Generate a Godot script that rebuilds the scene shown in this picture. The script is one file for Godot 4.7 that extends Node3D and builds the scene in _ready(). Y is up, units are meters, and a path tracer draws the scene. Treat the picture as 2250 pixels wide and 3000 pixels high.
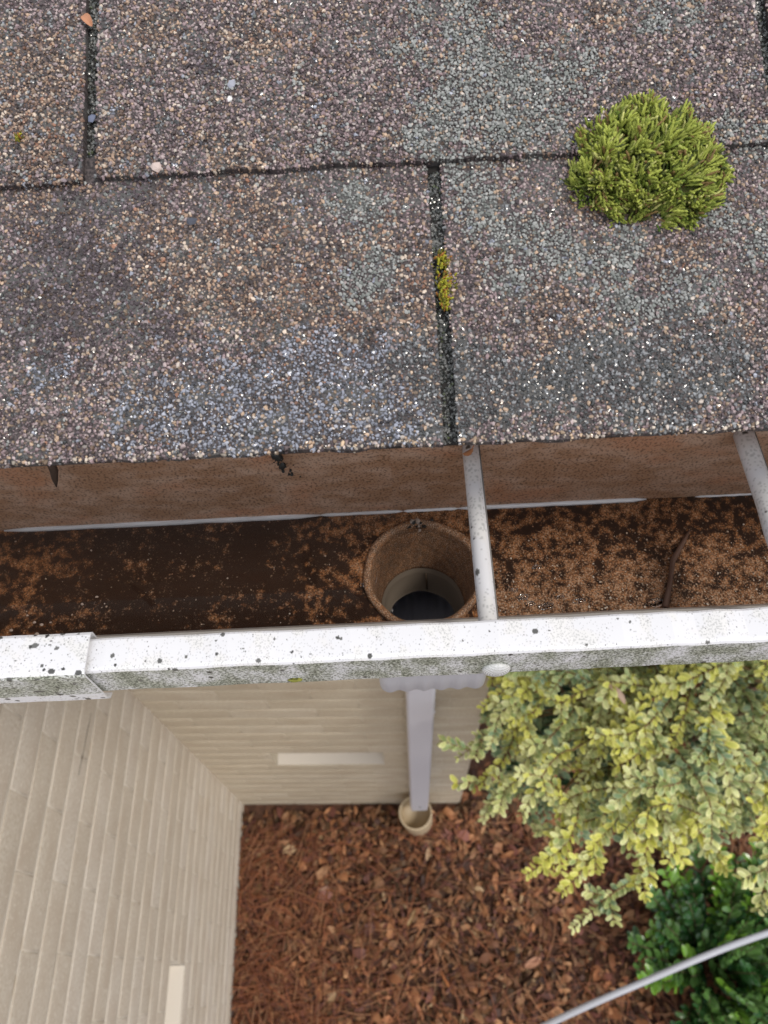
extends Node3D
# Eave of a shingled roof with a gutter, seen steeply from above; below it the house wall, a downspout, mulch and shrubs.
# Metres, y up. Ground y = 0. The gutter runs along x, the house lies towards -z.

const EYE := Vector3(0, 2.85, 0)
const PITCH := 0.39444            # roof pitch, 22.6 degrees
const EAVE := Vector3(0, 2.5866, -0.1902)
const EXPO := 0.128               # exposed height of one shingle course
const YB := 2.401                 # gutter floor
const ZB := -0.272                # gutter back
const OUT := Vector3(0.0175, 2.401, -0.2231)  # outlet centre

var rng := RandomNumberGenerator.new()
var names := {}

# ------------------------------------------------------------------ helpers
func lin(r: float, g: float, b: float) -> Color:
	return Color(r, g, b).linear_to_srgb()

func mat(c: Color, rough := 0.8, spec := 0.5, metal := 0.0) -> StandardMaterial3D:
	var m := StandardMaterial3D.new()
	m.albedo_color = c
	m.roughness = rough
	m.metallic_specular = spec
	m.metallic = metal
	return m

func tinted(rough := 0.8, spec := 0.5) -> StandardMaterial3D:
	var m := mat(Color.WHITE, rough, spec)
	m.vertex_color_use_as_albedo = true
	return m

func noise(freq: float, sd: int, oct := 3) -> FastNoiseLite:
	var n := FastNoiseLite.new()
	n.noise_type = FastNoiseLite.TYPE_SIMPLEX_SMOOTH
	n.frequency = freq
	n.seed = sd
	n.fractal_octaves = oct
	return n

func painted(w: int, h: int, f: Callable) -> ImageTexture:
	var im := Image.create(w, h, false, Image.FORMAT_RGB8)
	for y in h:
		for x in w:
			var c: Color = f.call(x, y)
			im.set_pixel(x, y, c.linear_to_srgb())
	return ImageTexture.create_from_image(im)

func numbered(called: String) -> String:
	names[called] = names.get(called, -1) + 1
	return called if names[called] == 0 else "%s_%03d" % [called, names[called]]

func tag(o: Node, label: String, category := "", group := "", kind := "") -> void:
	if label: o.set_meta("label", label)
	if category: o.set_meta("category", category)
	if group: o.set_meta("group", group)
	if kind: o.set_meta("kind", kind)

func base(called: String, at: Vector3, label: String, category: String, group := "") -> Node3D:
	var o := Node3D.new()
	o.name = numbered(called)
	add_child(o)
	o.position = at
	tag(o, label, category, group)
	return o

func put(called: String, mesh: Mesh, m: Material, parent: Node, at := Transform3D()) -> MeshInstance3D:
	var o := MeshInstance3D.new()
	o.name = numbered(called) if parent == self else called
	o.mesh = mesh
	o.material_override = m
	o.transform = at
	parent.add_child(o, true)
	return o

func many(called: String, mesh: Mesh, m: Material, parent: Node, xf: Array, cols: Array) -> MultiMeshInstance3D:
	var mm := MultiMesh.new()
	mm.transform_format = MultiMesh.TRANSFORM_3D
	mm.use_colors = true
	mm.mesh = mesh
	mm.instance_count = xf.size()
	for i in xf.size():
		mm.set_instance_transform(i, xf[i])
		mm.set_instance_color(i, cols[i])
	var o := MultiMeshInstance3D.new()
	o.name = numbered(called) if parent == self else called
	o.multimesh = mm
	o.material_override = m
	parent.add_child(o, true)
	o.set_meta("kind", "stuff")
	return o

func tri(st: SurfaceTool, p: Array, uv: Array, out: Vector3) -> void:
	var n := Plane(p[0], p[1], p[2]).normal
	var order := [0, 1, 2] if n.dot(out) >= 0.0 else [0, 2, 1]
	for k in order:
		st.set_uv(uv[k])
		st.add_vertex(p[k])

func quad(st: SurfaceTool, a: Vector3, b: Vector3, c: Vector3, d: Vector3, out: Vector3, uvs := []) -> void:
	var t := uvs if uvs.size() == 4 else [Vector2(), Vector2(), Vector2(), Vector2()]
	tri(st, [a, b, c], [t[0], t[1], t[2]], out)
	tri(st, [a, c, d], [t[0], t[2], t[3]], out)

func begin(smooth := false) -> SurfaceTool:
	var st := SurfaceTool.new()
	st.begin(Mesh.PRIMITIVE_TRIANGLES)
	st.set_smooth_group(0 if smooth else -1)
	return st

func done(st: SurfaceTool) -> ArrayMesh:
	st.generate_normals()
	st.index()
	return st.commit()

func box(st: SurfaceTool, lo: Vector3, hi: Vector3) -> void:
	var c := (lo + hi) / 2.0
	for ax in 3:
		for s in 2:
			var u := (ax + 1) % 3
			var v := (ax + 2) % 3
			var pts := []
			for k in [[0, 0], [1, 0], [1, 1], [0, 1]]:
				var p := Vector3()
				p[ax] = hi[ax] if s else lo[ax]
				p[u] = hi[u] if k[0] else lo[u]
				p[v] = hi[v] if k[1] else lo[v]
				pts.append(p)
			var uvs := []
			for p in pts: uvs.append(Vector2(p.x + p.z, p.y) if ax != 1 else Vector2(p.x, p.z))
			quad(st, pts[0], pts[1], pts[2], pts[3], ((pts[0] + pts[2]) / 2.0 - c), uvs)

# joins rings of points; closed rings are tubes; ends capped on demand
func loft(st: SurfaceTool, rings: Array, closed := true, cap := true, inward := false) -> void:
	var n: int = rings[0].size()
	var run := 0.0
	var mids := []
	for r in rings:
		var c := Vector3()
		for p in r: c += p
		mids.append(c / n)
	for i in rings.size() - 1:
		var a: Array = rings[i]
		var b: Array = rings[i + 1]
		var nxt: float = run + (mids[i + 1] - mids[i]).length()
		var arc := 0.0
		for j in (n if closed else n - 1):
			var k := (j + 1) % n
			var arc2: float = arc + (a[k] - a[j]).length()
			var mid: Vector3 = (mids[i] + mids[i + 1]) / 2.0
			var out: Vector3 = (a[j] + a[k] + b[j] + b[k]) / 4.0 - mid
			quad(st, a[j], a[k], b[k], b[j], -out if inward else out, [Vector2(run, arc), Vector2(run, arc2), Vector2(nxt, arc2), Vector2(nxt, arc)])
			arc = arc2
		run = nxt
	if cap and closed:
		for e in [0, rings.size() - 1]:
			var r: Array = rings[e]
			var away: Vector3 = mids[e] - mids[1 if e == 0 else rings.size() - 2]
			for j in n:
				tri(st, [mids[e], r[j], r[(j + 1) % n]], [Vector2(), Vector2(0, 0.01), Vector2(0.01, 0)], away)

func tube(path: Array, radii: Array, sides := 8, wob := 0.0) -> ArrayMesh:
	var st := begin(true)
	var rings := []
	var side := Vector3(0.37, 0.61, 0.7)
	for i in path.size():
		var t: Vector3 = (path[mini(i + 1, path.size() - 1)] - path[maxi(i - 1, 0)]).normalized()
		var u := (side - t * side.dot(t)).normalized()
		side = u
		var v := t.cross(u)
		var ring := []
		for k in sides:
			var a := TAU * k / sides
			var r: float = radii[mini(i, radii.size() - 1)] * (1.0 + wob * rng.randf_range(-1, 1))
			ring.append(path[i] + (u * cos(a) + v * sin(a)) * r)
		rings.append(ring)
	loft(st, rings)
	return done(st)

func lathe(c: Vector3, prof: Array, sides := 48, wob := 0.0) -> ArrayMesh:
	var st := begin(true)
	var arc := 0.0
	for i in prof.size() - 1:
		var arc2: float = arc + (prof[i + 1] - prof[i]).length()
		for k in sides:
			var a0 := TAU * k / sides
			var a1 := TAU * (k + 1) / sides
			var p := []
			for q in [[prof[i], a0], [prof[i], a1], [prof[i + 1], a1], [prof[i + 1], a0]]:
				var r: float = q[0].x * (1.0 + wob * sin(q[1] * 3.0 + 1.0) + wob * sin(q[1] * 7.0))
				p.append(c + Vector3(cos(q[1]) * r, q[0].y, sin(q[1]) * r))
			var d: Vector2 = prof[i + 1] - prof[i]
			var am := (a0 + a1) / 2.0
			var out := Vector3(cos(am) * -d.y, d.x, sin(am) * -d.y)  # left of the profile's run
			var uv := [Vector2(a0 * 0.036, arc), Vector2(a1 * 0.036, arc), Vector2(a1 * 0.036, arc2), Vector2(a0 * 0.036, arc2)]
			quad(st, p[0], p[1], p[2], p[3], out, uv)
		arc = arc2
	return done(st)

# a bent metal strip: (z, y) points along the bend, given a thickness, drawn out along x
func bent(pts: Array, thick: float, x0: float, x1: float, step := 0.02, wavy := 0.0, sd := 1) -> ArrayMesh:
	var a := []
	var b := []
	for i in pts.size():
		var d: Vector2 = (pts[mini(i + 1, pts.size() - 1)] - pts[maxi(i - 1, 0)]).normalized()
		var nn := Vector2(-d.y, d.x)
		a.append(pts[i])
		b.append(pts[i] + nn * thick)
	b.reverse()
	var poly: Array = a + b
	var w := noise(9.0, sd, 2)
	var st := begin(false)
	var cuts := maxi(1, int((x1 - x0) / step))
	var arcs := [0.0]
	for j in poly.size(): arcs.append(arcs[j] + (poly[(j + 1) % poly.size()] - poly[j]).length())
	var centre := Vector2()
	for q in poly: centre += q / poly.size()
	for i in cuts:
		var xs := [lerpf(x0, x1, float(i) / cuts), lerpf(x0, x1, float(i + 1) / cuts)]
		var dy := [w.get_noise_1d(xs[0] * 10.0) * wavy, w.get_noise_1d(xs[1] * 10.0) * wavy]
		for j in poly.size():
			var p: Vector2 = poly[j]
			var q: Vector2 = poly[(j + 1) % poly.size()]
			var e := q - p
			var out := Vector3(0, -e.x, e.y)   # outside of the loop as it runs
			quad(st, Vector3(xs[0], p.y + dy[0], p.x), Vector3(xs[1], p.y + dy[1], p.x), Vector3(xs[1], q.y + dy[1], q.x), Vector3(xs[0], q.y + dy[0], q.x), out,
				[Vector2(xs[0], arcs[j]), Vector2(xs[1], arcs[j]), Vector2(xs[1], arcs[j + 1]), Vector2(xs[0], arcs[j + 1])])
	for s in 2:
		var x: float = x1 if s else x0
		for j in a.size() - 1:
			var k := poly.size() - 1 - j
			quad(st, Vector3(x, poly[j].y, poly[j].x), Vector3(x, poly[j + 1].y, poly[j + 1].x), Vector3(x, poly[k - 1].y, poly[k - 1].x), Vector3(x, poly[k].y, poly[k].x), Vector3(1 if s else -1, 0, 0))
	return done(st)

func rock(sd: int) -> ArrayMesh:
	var r := RandomNumberGenerator.new()
	r.seed = sd
	var g := (1.0 + sqrt(5.0)) / 2.0
	var v := []
	for q in [[-1, g, 0], [1, g, 0], [-1, -g, 0], [1, -g, 0], [0, -1, g], [0, 1, g], [0, -1, -g], [0, 1, -g], [g, 0, -1], [g, 0, 1], [-g, 0, -1], [-g, 0, 1]]:
		v.append(Vector3(q[0], q[1], q[2]).normalized() * r.randf_range(0.6, 1.22))
	var st := begin(false)
	for f in [[0, 11, 5], [0, 5, 1], [0, 1, 7], [0, 7, 10], [0, 10, 11], [1, 5, 9], [5, 11, 4], [11, 10, 2], [10, 7, 6], [7, 1, 8], [3, 9, 4], [3, 4, 2], [3, 2, 6], [3, 6, 8], [3, 8, 9], [4, 9, 5], [2, 4, 11], [6, 2, 10], [8, 6, 7], [9, 8, 1]]:
		tri(st, [v[f[0]], v[f[1]], v[f[2]]], [Vector2(), Vector2(), Vector2()], v[f[0]] + v[f[1]] + v[f[2]])
	return done(st)

func turned() -> Basis:
	return Basis.from_euler(Vector3(rng.randf() * TAU, rng.randf() * TAU, rng.randf() * TAU))

# ------------------------------------------------------------------ build
func _ready() -> void:
	rng.seed = 20
	view_and_light()
	ground_and_mulch()
	house()
	roof()
	gutter()
	downspout()
	moss()
	golden_shrub()
	green_shrub()
	small_things()

func view_and_light() -> void:
	var cam := Camera3D.new()
	cam.name = "camera"
	add_child(cam)
	var f := Vector3(-0.01198476, -0.85557317, -0.51754316)
	var up := Vector3(0.04893777, 0.51645822, -0.85491286)
	cam.transform = Transform3D(Basis(Vector3(0.99872992, -0.03557333, 0.03568021), up, -f).orthonormalized(), EYE)
	cam.fov = 67.31
	cam.near = 0.02
	cam.far = 100.0
	var lens := CameraAttributesPhysical.new()
	lens.frustum_focal_length = 18.02
	lens.frustum_focus_distance = 0.42
	lens.frustum_near = 0.02
	lens.frustum_far = 100.0
	lens.exposure_aperture = 8.5
	cam.attributes = lens
	cam.fov = 67.31
	var env := Environment.new()
	env.background_mode = Environment.BG_SKY
	var sm := ProceduralSkyMaterial.new()
	sm.sky_top_color = lin(0.88, 0.91, 0.98)
	sm.sky_horizon_color = lin(0.88, 0.9, 0.95)
	sm.sky_curve = 0.25
	sm.ground_bottom_color = lin(0.10, 0.08, 0.06)
	sm.ground_horizon_color = lin(0.2, 0.19, 0.17)
	sm.sun_angle_max = 1.0
	var sky := Sky.new()
	sky.sky_material = sm
	env.sky = sky
	env.tonemap_mode = Environment.TONE_MAPPER_LINEAR
	env.tonemap_exposure = 1.25
	env.sdfgi_enabled = true
	env.ssao_enabled = true
	env.ssil_enabled = true
	var we := WorldEnvironment.new()
	we.name = "environment"
	we.environment = env
	add_child(we)
	var sun := DirectionalLight3D.new()
	sun.name = "sun"
	sun.light_energy = 0.5
	sun.light_color = Color(1.0, 0.97, 0.93)
	sun.light_angular_distance = 14.0
	sun.shadow_enabled = true
	sun.look_at_from_position(Vector3(0.68, 1.2, 0.38), Vector3.ZERO)
	add_child(sun)

# ------------------------------------------------------------------ ground
func ground_and_mulch() -> void:
	var n1 := noise(0.02, 3, 4)
	var n2 := noise(0.15, 4, 2)
	var tx := painted(512, 512, func(x, y):
		var a := n1.get_noise_2d(x, y) + 0.6 * n2.get_noise_2d(x, y)
		return Color(0.05, 0.022, 0.013).lerp(Color(0.12, 0.055, 0.03), clampf(a + 0.4, 0, 1)))
	var m := mat(Color.WHITE, 0.9)
	m.albedo_texture = tx
	m.uv1_scale = Vector3(2, 2, 2)
	var st := begin()
	quad(st, Vector3(-30, 0, -30), Vector3(30, 0, -30), Vector3(30, 0, 30), Vector3(-30, 0, 30), Vector3.UP, [Vector2(-30, -30), Vector2(30, -30), Vector2(30, 30), Vector2(-30, 30)])
	var g := put("ground", done(st), m, self)
	tag(g, "dark brown soil of the garden bed", "", "", "structure")
	# curled leaf scraps and bark chips
	var scraps := []
	for k in 3:
		var r := RandomNumberGenerator.new()
		r.seed = 50 + k
		var s := begin(true)
		var nl := 5
		var rows := []
		for i in nl:
			var t := float(i) / (nl - 1)
			var w: float = 0.5 * sin(PI * clampf(t * 0.86 + 0.09, 0, 1)) * [0.42, 0.55, 0.3][k]
			var bow: float = sin(t * PI) * [0.12, 0.2, 0.05][k]
			rows.append([Vector3(t - 0.5, bow + w * [0.5, -0.6, 0.2][k], -w + r.randf_range(-0.05, 0.05)), Vector3(t - 0.5, bow, r.randf_range(-0.04, 0.04)), Vector3(t - 0.5, bow + w * [0.3, 0.7, 0.25][k], w + r.randf_range(-0.05, 0.05))])
		for i in nl - 1:
			for j in 2:
				quad(s, rows[i][j], rows[i + 1][j], rows[i + 1][j + 1], rows[i][j + 1], Vector3.UP)
		scraps.append(done(s))
	var pal := [Color(0.24, 0.1, 0.045), Color(0.14, 0.06, 0.03), Color(0.32, 0.15, 0.07), Color(0.055, 0.024, 0.016), Color(0.17, 0.085, 0.04), Color(0.3, 0.16, 0.08), Color(0.15, 0.06, 0.045), Color(0.09, 0.05, 0.025)]
	var tone := noise(2.2, 8, 2)
	var sets := [[], [], []]
	var cols := [[], [], []]
	for i in 17000:
		var x := rng.randf_range(-0.585, 1.75)
		var z := rng.randf_range(-0.62, 0.75)
		if x > 0.2 and rng.randf() < 0.3: z -= 0.5
		if x < 0.185 and z < -0.508: continue
		var k := rng.randi() % 3
		var len := rng.randf_range(0.016, 0.04) * (1.5 if rng.randf() < 0.12 else 1.0)
		var b := Basis(Vector3.UP, rng.randf() * TAU) * Basis(Vector3.RIGHT, rng.randfn(0.0, 0.35)) * Basis(Vector3.BACK, rng.randfn(0.0, 0.3))
		sets[k].append(Transform3D(b.scaled_local(Vector3(len, len, len)), Vector3(x, 0.003 + rng.randf() * 0.016, z)))
		var c: Color = pal[rng.randi() % pal.size()] * rng.randf_range(0.7, 1.5) * (1.0 + 0.5 * tone.get_noise_2d(x, z))
		if rng.randf() < 0.02: c = Color(0.4, 0.27, 0.15)
		cols[k].append(c)
	var mulch := Node3D.new()
	mulch.name = numbered("leaf_mulch")
	add_child(mulch)
	tag(mulch, "red brown leaf litter, bark chips and pine needles covering the bed", "mulch", "", "stuff")
	var sm := tinted(0.6, 0.4)
	for k in 3: many("leaf_scraps", scraps[k], sm, mulch, sets[k], cols[k])
	# pine needles
	var path := []
	for i in 5: path.append(Vector3(i / 4.0 - 0.5, 0.06 * sin(PI * i / 4.0), 0.05 * sin(PI * i / 4.0)))
	var needle := tube(path, [0.006, 0.008, 0.008, 0.007, 0.003], 4)
	var xf := []
	var cc := []
	for i in 3600:
		var x := rng.randf_range(-0.57, 1.5)
		if rng.randf() < 0.4: x = -0.57 + absf(rng.randfn(0.0, 0.2))
		var z := rng.randf_range(-0.48, 0.7)
		if x < 0.185 and z < -0.46: continue
		var len := rng.randf_range(0.07, 0.15)
		xf.append(Transform3D((Basis(Vector3.UP, rng.randf() * TAU) * Basis(Vector3.BACK, rng.randfn(0, 0.1))).scaled_local(Vector3(len, len * 1.3, len * 1.3)), Vector3(x, rng.randf_range(0.012, 0.03), z)))
		cc.append([Color(0.32, 0.11, 0.045), Color(0.24, 0.08, 0.035), Color(0.36, 0.17, 0.08), Color(0.15, 0.05, 0.03)][rng.randi() % 4] * rng.randf_range(0.7, 1.15))
	many("pine_needles", needle, tinted(0.55), mulch, xf, cc)

# ------------------------------------------------------------------ house
func wall_mesh(o: Vector3, u: Vector3, n: Vector3, w: float, y0: float, y1: float, hole: Rect2, deep: float, wu: float) -> ArrayMesh:
	var st := begin()
	var at := func(a: float, y: float, d: float) -> Vector3: return o + u * a + Vector3.UP * y + n * d
	var uv := func(a: float, y: float) -> Vector2: return Vector2(a + wu, y)
	var xs := [0.0, hole.position.x, hole.end.x, w]
	var ys := [y0, hole.position.y, hole.end.y, y1]
	for i in 3:
		for j in 3:
			if i == 1 and j == 1: continue
			quad(st, at.call(xs[i], ys[j], 0), at.call(xs[i + 1], ys[j], 0), at.call(xs[i + 1], ys[j + 1], 0), at.call(xs[i], ys[j + 1], 0), n,
				[uv.call(xs[i], ys[j]), uv.call(xs[i + 1], ys[j]), uv.call(xs[i + 1], ys[j + 1]), uv.call(xs[i], ys[j + 1])])
	# recess
	var a0: float = xs[1]
	var a1: float = xs[2]
	var b0: float = ys[1]
	var b1: float = ys[2]
	quad(st, at.call(a0, b1, 0), at.call(a1, b1, 0), at.call(a1, b1, -deep), at.call(a0, b1, -deep), Vector3.DOWN)
	quad(st, at.call(a0, b0, 0), at.call(a0, b1, 0), at.call(a0, b1, -deep), at.call(a0, b0, -deep), u)
	quad(st, at.call(a1, b0, 0), at.call(a1, b1, 0), at.call(a1, b1, -deep), at.call(a1, b0, -deep), -u)
	quad(st, at.call(a0, b0, -deep), at.call(a1, b0, -deep), at.call(a1, b1, -deep), at.call(a0, b1, -deep), n)
	# sides, top and back give the wall its thickness
	var th := -0.22
	quad(st, at.call(0, y0, 0), at.call(0, y1, 0), at.call(0, y1, th), at.call(0, y0, th), -u, [uv.call(0, y0), uv.call(0, y1), uv.call(-th, y1), uv.call(-th, y0)])
	quad(st, at.call(w, y0, 0), at.call(w, y1, 0), at.call(w, y1, th), at.call(w, y0, th), u, [uv.call(w, y0), uv.call(w, y1), uv.call(w - th, y1), uv.call(w - th, y0)])
	quad(st, at.call(0, y1, 0), at.call(w, y1, 0), at.call(w, y1, th), at.call(0, y1, th), Vector3.UP)
	quad(st, at.call(0, y0, th), at.call(w, y0, th), at.call(w, y1, th), at.call(0, y1, th), -n)
	return done(st)

var brick_cache := {}
func brick_mesh(len: float, high: float) -> ArrayMesh:   # front of a painted brick with worn, chamfered edges; z is outwards
	var key := "%d_%d" % [int(len * 500.0), int(high * 500.0)]
	if brick_cache.has(key): return brick_cache[key]
	var st := begin(true)
	var rings := []
	for q in [[0.0, -0.003], [0.0004, 0.0001], [0.0024, 0.0008], [0.007, 0.0013]]:
		var x: float = len / 2.0 - q[0]
		var y: float = high / 2.0 - q[0]
		rings.append([Vector3(-x, -y, q[1]), Vector3(0, -y - 0.0006, q[1]), Vector3(x, -y, q[1]), Vector3(x, y, q[1]), Vector3(0.01, y + 0.0005, q[1]), Vector3(-x, y, q[1])])
	loft(st, rings, true, true)
	brick_cache[key] = done(st)
	return brick_cache[key]

func brickwork(parent: Node3D, u: Vector3, n: Vector3, w: float, y0: float, y1: float, hole: Rect2, mats: Array, skip_after: float) -> void:
	var rise := 0.0675
	var pitch := 0.203
	var turn := Basis(u, Vector3.UP, n)
	for c in int((y1 - y0) / rise):
		var yb := y0 + c * rise
		var a := -pitch * (0.5 if c % 2 else 0.0)
		while a < w:
			var spans := [[maxf(a, 0.0) + 0.0009, minf(a + pitch, w) - 0.0009]]
			a += pitch
			if yb + rise / 2.0 > hole.position.y and yb + rise / 2.0 < hole.end.y:
				var cut := []
				for s in spans:
					if s[0] < hole.position.x - 0.006: cut.append([s[0], minf(s[1], hole.position.x - 0.002)])
					if s[1] > hole.end.x + 0.006: cut.append([maxf(s[0], hole.end.x + 0.002), s[1]])
				spans = cut
			for s in spans:
				if s[1] - s[0] < 0.02 or s[0] > skip_after: continue
				var at: Vector3 = u * ((s[0] + s[1]) / 2.0) + Vector3.UP * (yb + rise / 2.0 + rng.randfn() * 0.0006) + n * (0.0005 + rng.randf_range(-0.0002, 0.0003))
				put("brick", brick_mesh(s[1] - s[0], rise - 0.0068), mats[rng.randi() % mats.size()], parent, Transform3D(turn * Basis(Vector3.BACK, rng.randfn() * 0.002), at))

func sill_mesh(o: Vector3, u: Vector3, n: Vector3, hole: Rect2, deep: float) -> ArrayMesh:   # sloping painted sill in the recess
	var st := begin()
	var a := o + u * (hole.position.x + 0.001) + Vector3.UP * (hole.position.y + 0.001)
	var b := a + u * (hole.size.x - 0.002)
	var back := -n * (deep - 0.001) + Vector3.UP * 0.018
	quad(st, a, b, b + back, a + back, Vector3.UP + n)
	quad(st, a, b, b - Vector3.UP * 0.001, a - Vector3.UP * 0.001, n)
	return done(st)

func wall_material() -> StandardMaterial3D:
	# cream coating brushed on level: raised strokes of uneven length, a few brown stains with ragged outlines
	var r := RandomNumberGenerator.new()
	r.seed = 77
	var W := 1024
	var n1 := noise(1.0, 21, 4)
	var n3 := noise(1.0, 23, 4)
	var strokes := PackedFloat32Array()
	strokes.resize(W * W)
	for i in 2300:
		var y := r.randi() % W
		var x := r.randi() % W
		var len := int(r.randf_range(25.0, 190.0))
		var force := r.randf_range(0.25, 1.0)
		var dark := r.randf() < 0.4
		var drift := r.randf_range(-0.012, 0.012)
		for k in len:
			var f := force * minf(1.0, minf(k, len - k) / 14.0) * (0.7 + 0.3 * r.randf())
			for d in 3:
				var at := posmod(y + d + int(k * drift), W) * W + posmod(x + k, W)
				strokes[at] = clampf(strokes[at] + f * [0.5, 1.0, 0.4][d] * (-0.8 if dark else 1.0), -1.0, 1.0)
	var tx := painted(W, W, func(x, y):
		var s: float = strokes[y * W + x]
		var b := n3.get_noise_2d(x * 0.008 + 90.0, y * 0.012)
		var f := n3.get_noise_2d(x * 0.05, y * 0.07 + 300.0)
		var c := Color(0.58, 0.53, 0.45).lerp(Color(0.66, 0.61, 0.53), clampf(0.5 + b, 0, 1))
		c = c.lerp(Color(0.84, 0.8, 0.7), clampf(s, 0, 1) * 0.7) if s > 0.0 else c.lerp(Color(0.44, 0.36, 0.25), -s * 0.45)
		c = c.lerp(Color(0.4, 0.3, 0.18), clampf(f * 2.0 - 0.75 + b * 0.8, 0, 0.55))
		return c)
	var ht := painted(W, W, func(x, y):
		var s: float = strokes[y * W + x]
		return Color(0.5 + s * 0.4 + n1.get_noise_2d(x * 0.2, y * 0.2) * 0.1, 0.5, 0.5))
	var m := mat(Color.WHITE, 0.75, 0.4)
	m.albedo_texture = tx
	m.uv1_scale = Vector3(0.55, 0.55, 0.55)
	m.heightmap_enabled = true
	m.heightmap_texture = ht
	m.heightmap_scale = 0.25
	return m

func house() -> void:
	var wm := wall_material()
	var plain := mat(lin(0.42, 0.37, 0.29), 0.8)
	var back_wm: StandardMaterial3D = wm.duplicate()
	back_wm.albedo_color = Color(0.985, 0.97, 0.93)   # the wall under the eave is painted a yellower cream
	# wall under the eave, turned two degrees against the gutter
	var u := Vector3(0.7857, 0, 0.0286).normalized()
	var n := Vector3(-u.z, 0, u.x)
	var o := Vector3(-0.6045, 0, -0.5443)
	var hw := base("house_wall", o, "cream painted brick wall with the downspout in front of it", "wall")
	put("wall_face", wall_mesh(Vector3.ZERO, u, n, 0.789, -0.0225, 2.33, Rect2(0.235, 0.585, 0.31, 0.135), 0.042, 3.1), back_wm, hw)
	var sill_m := mat(lin(0.62, 0.565, 0.49), 0.7)
	put("vent_sill", sill_mesh(Vector3.ZERO, u, n, Rect2(0.235, 0.585, 0.31, 0.135), 0.042), sill_m, hw)
	var st := begin()
	# the side of the house going back behind the outer corner
	var c := u * 0.789 - n * 0.2205
	box(st, Vector3(c.x - 0.2, -0.05, c.z - 2.5), Vector3(c.x - 0.002, 2.33, c.z))
	put("side_wall", done(st), plain, hw)
	# wing wall running forward from the inner corner
	var ww := base("wing_wall", Vector3(-0.581, 0, -0.56), "long pale cream brick wing wall with a short thin crack, bordering the mulch", "wall")
	put("wall_face", wall_mesh(Vector3.ZERO, Vector3(0, 0, 1), Vector3(1, 0, 0), 1.7, -0.055, 2.08, Rect2(0.515, 0.62, 0.32, 0.135), 0.042, 0.0), wm, ww)
	put("vent_sill", sill_mesh(Vector3.ZERO, Vector3(0, 0, 1), Vector3(1, 0, 0), Rect2(0.515, 0.62, 0.32, 0.135), 0.042), sill_m, ww)
	st = begin()
	box(st, Vector3(-0.25, 2.081, 0.3), Vector3(0.03, 2.13, 1.73))
	put("cap", done(st), plain, ww)
	st = begin()
	box(st, Vector3(-0.22, 2.081, -0.3), Vector3(-0.01, 2.329, 0.19))
	put("gable_panel", done(st), plain, ww)
	var pts := [Vector3(0.0018, 1.454, 0.12), Vector3(0.0018, 1.457, 0.15), Vector3(0.0018, 1.459, 0.185), Vector3(0.0018, 1.464, 0.235)]
	put("crack", tube(pts, [0.0004, 0.001, 0.001, 0.0005], 5, 0.3), mat(lin(0.05, 0.035, 0.025), 0.9), ww)
	var q1 := noise(0.012, 25, 4)
	var q2 := noise(0.2, 26, 2)
	var coat := painted(512, 512, func(x, y):   # cream paint, thinly stained, with fine pits
		var b := q1.get_noise_2d(x, y * 1.6)
		var f := q2.get_noise_2d(x, y)
		var col := Color(0.56, 0.49, 0.405).lerp(Color(0.64, 0.585, 0.505), clampf(0.5 + b, 0, 1))
		if f + b * 0.5 > 0.48: col = col.lerp(Color(0.42, 0.33, 0.22), 0.35)
		if f < -0.45: col = col.lerp(Color(0.8, 0.76, 0.68), 0.5)
		return col)
	var bricks := [[], []]
	for k in 2:
		for tone in [Color(1, 1, 1), Color(0.985, 0.98, 0.97), Color(0.97, 0.965, 0.955)]:
			var bm := mat(Color.WHITE, 0.7, 0.4)
			bm.albedo_texture = coat
			bm.uv1_scale = Vector3(1.3, 1.3, 1.3)
			bm.albedo_color = tone * ([Color(0.985, 0.97, 0.93), Color(1, 1, 1)][k])
			bm.uv1_triplanar = true
			bm.uv1_world_triplanar = true
			bricks[k].append(bm)
	brickwork(hw, u, n, 0.789, -0.0225, 2.33, Rect2(0.235, 0.585, 0.31, 0.135), bricks[0], 9.0)
	brickwork(ww, Vector3(0, 0, 1), Vector3(1, 0, 0), 1.7, -0.055, 2.08, Rect2(0.515, 0.62, 0.32, 0.135), bricks[1], 1.5)
	# eave: soffit, fascia
	var ev := base("eave", Vector3(0, 2.33, -0.28), "white painted fascia and soffit boards under the roof edge behind the gutter", "eave")
	var white := mat(lin(0.5, 0.49, 0.46), 0.6)
	st = begin()
	box(st, Vector3(-1.6, 0.0, -0.02), Vector3(1.6, 0.262, 0.0055))
	put("fascia", done(st), white, ev)
	st = begin()
	box(st, Vector3(-1.6, 0.0005, -0.6), Vector3(1.6, 0.015, -0.021))
	put("soffit", done(st), white, ev)

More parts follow.
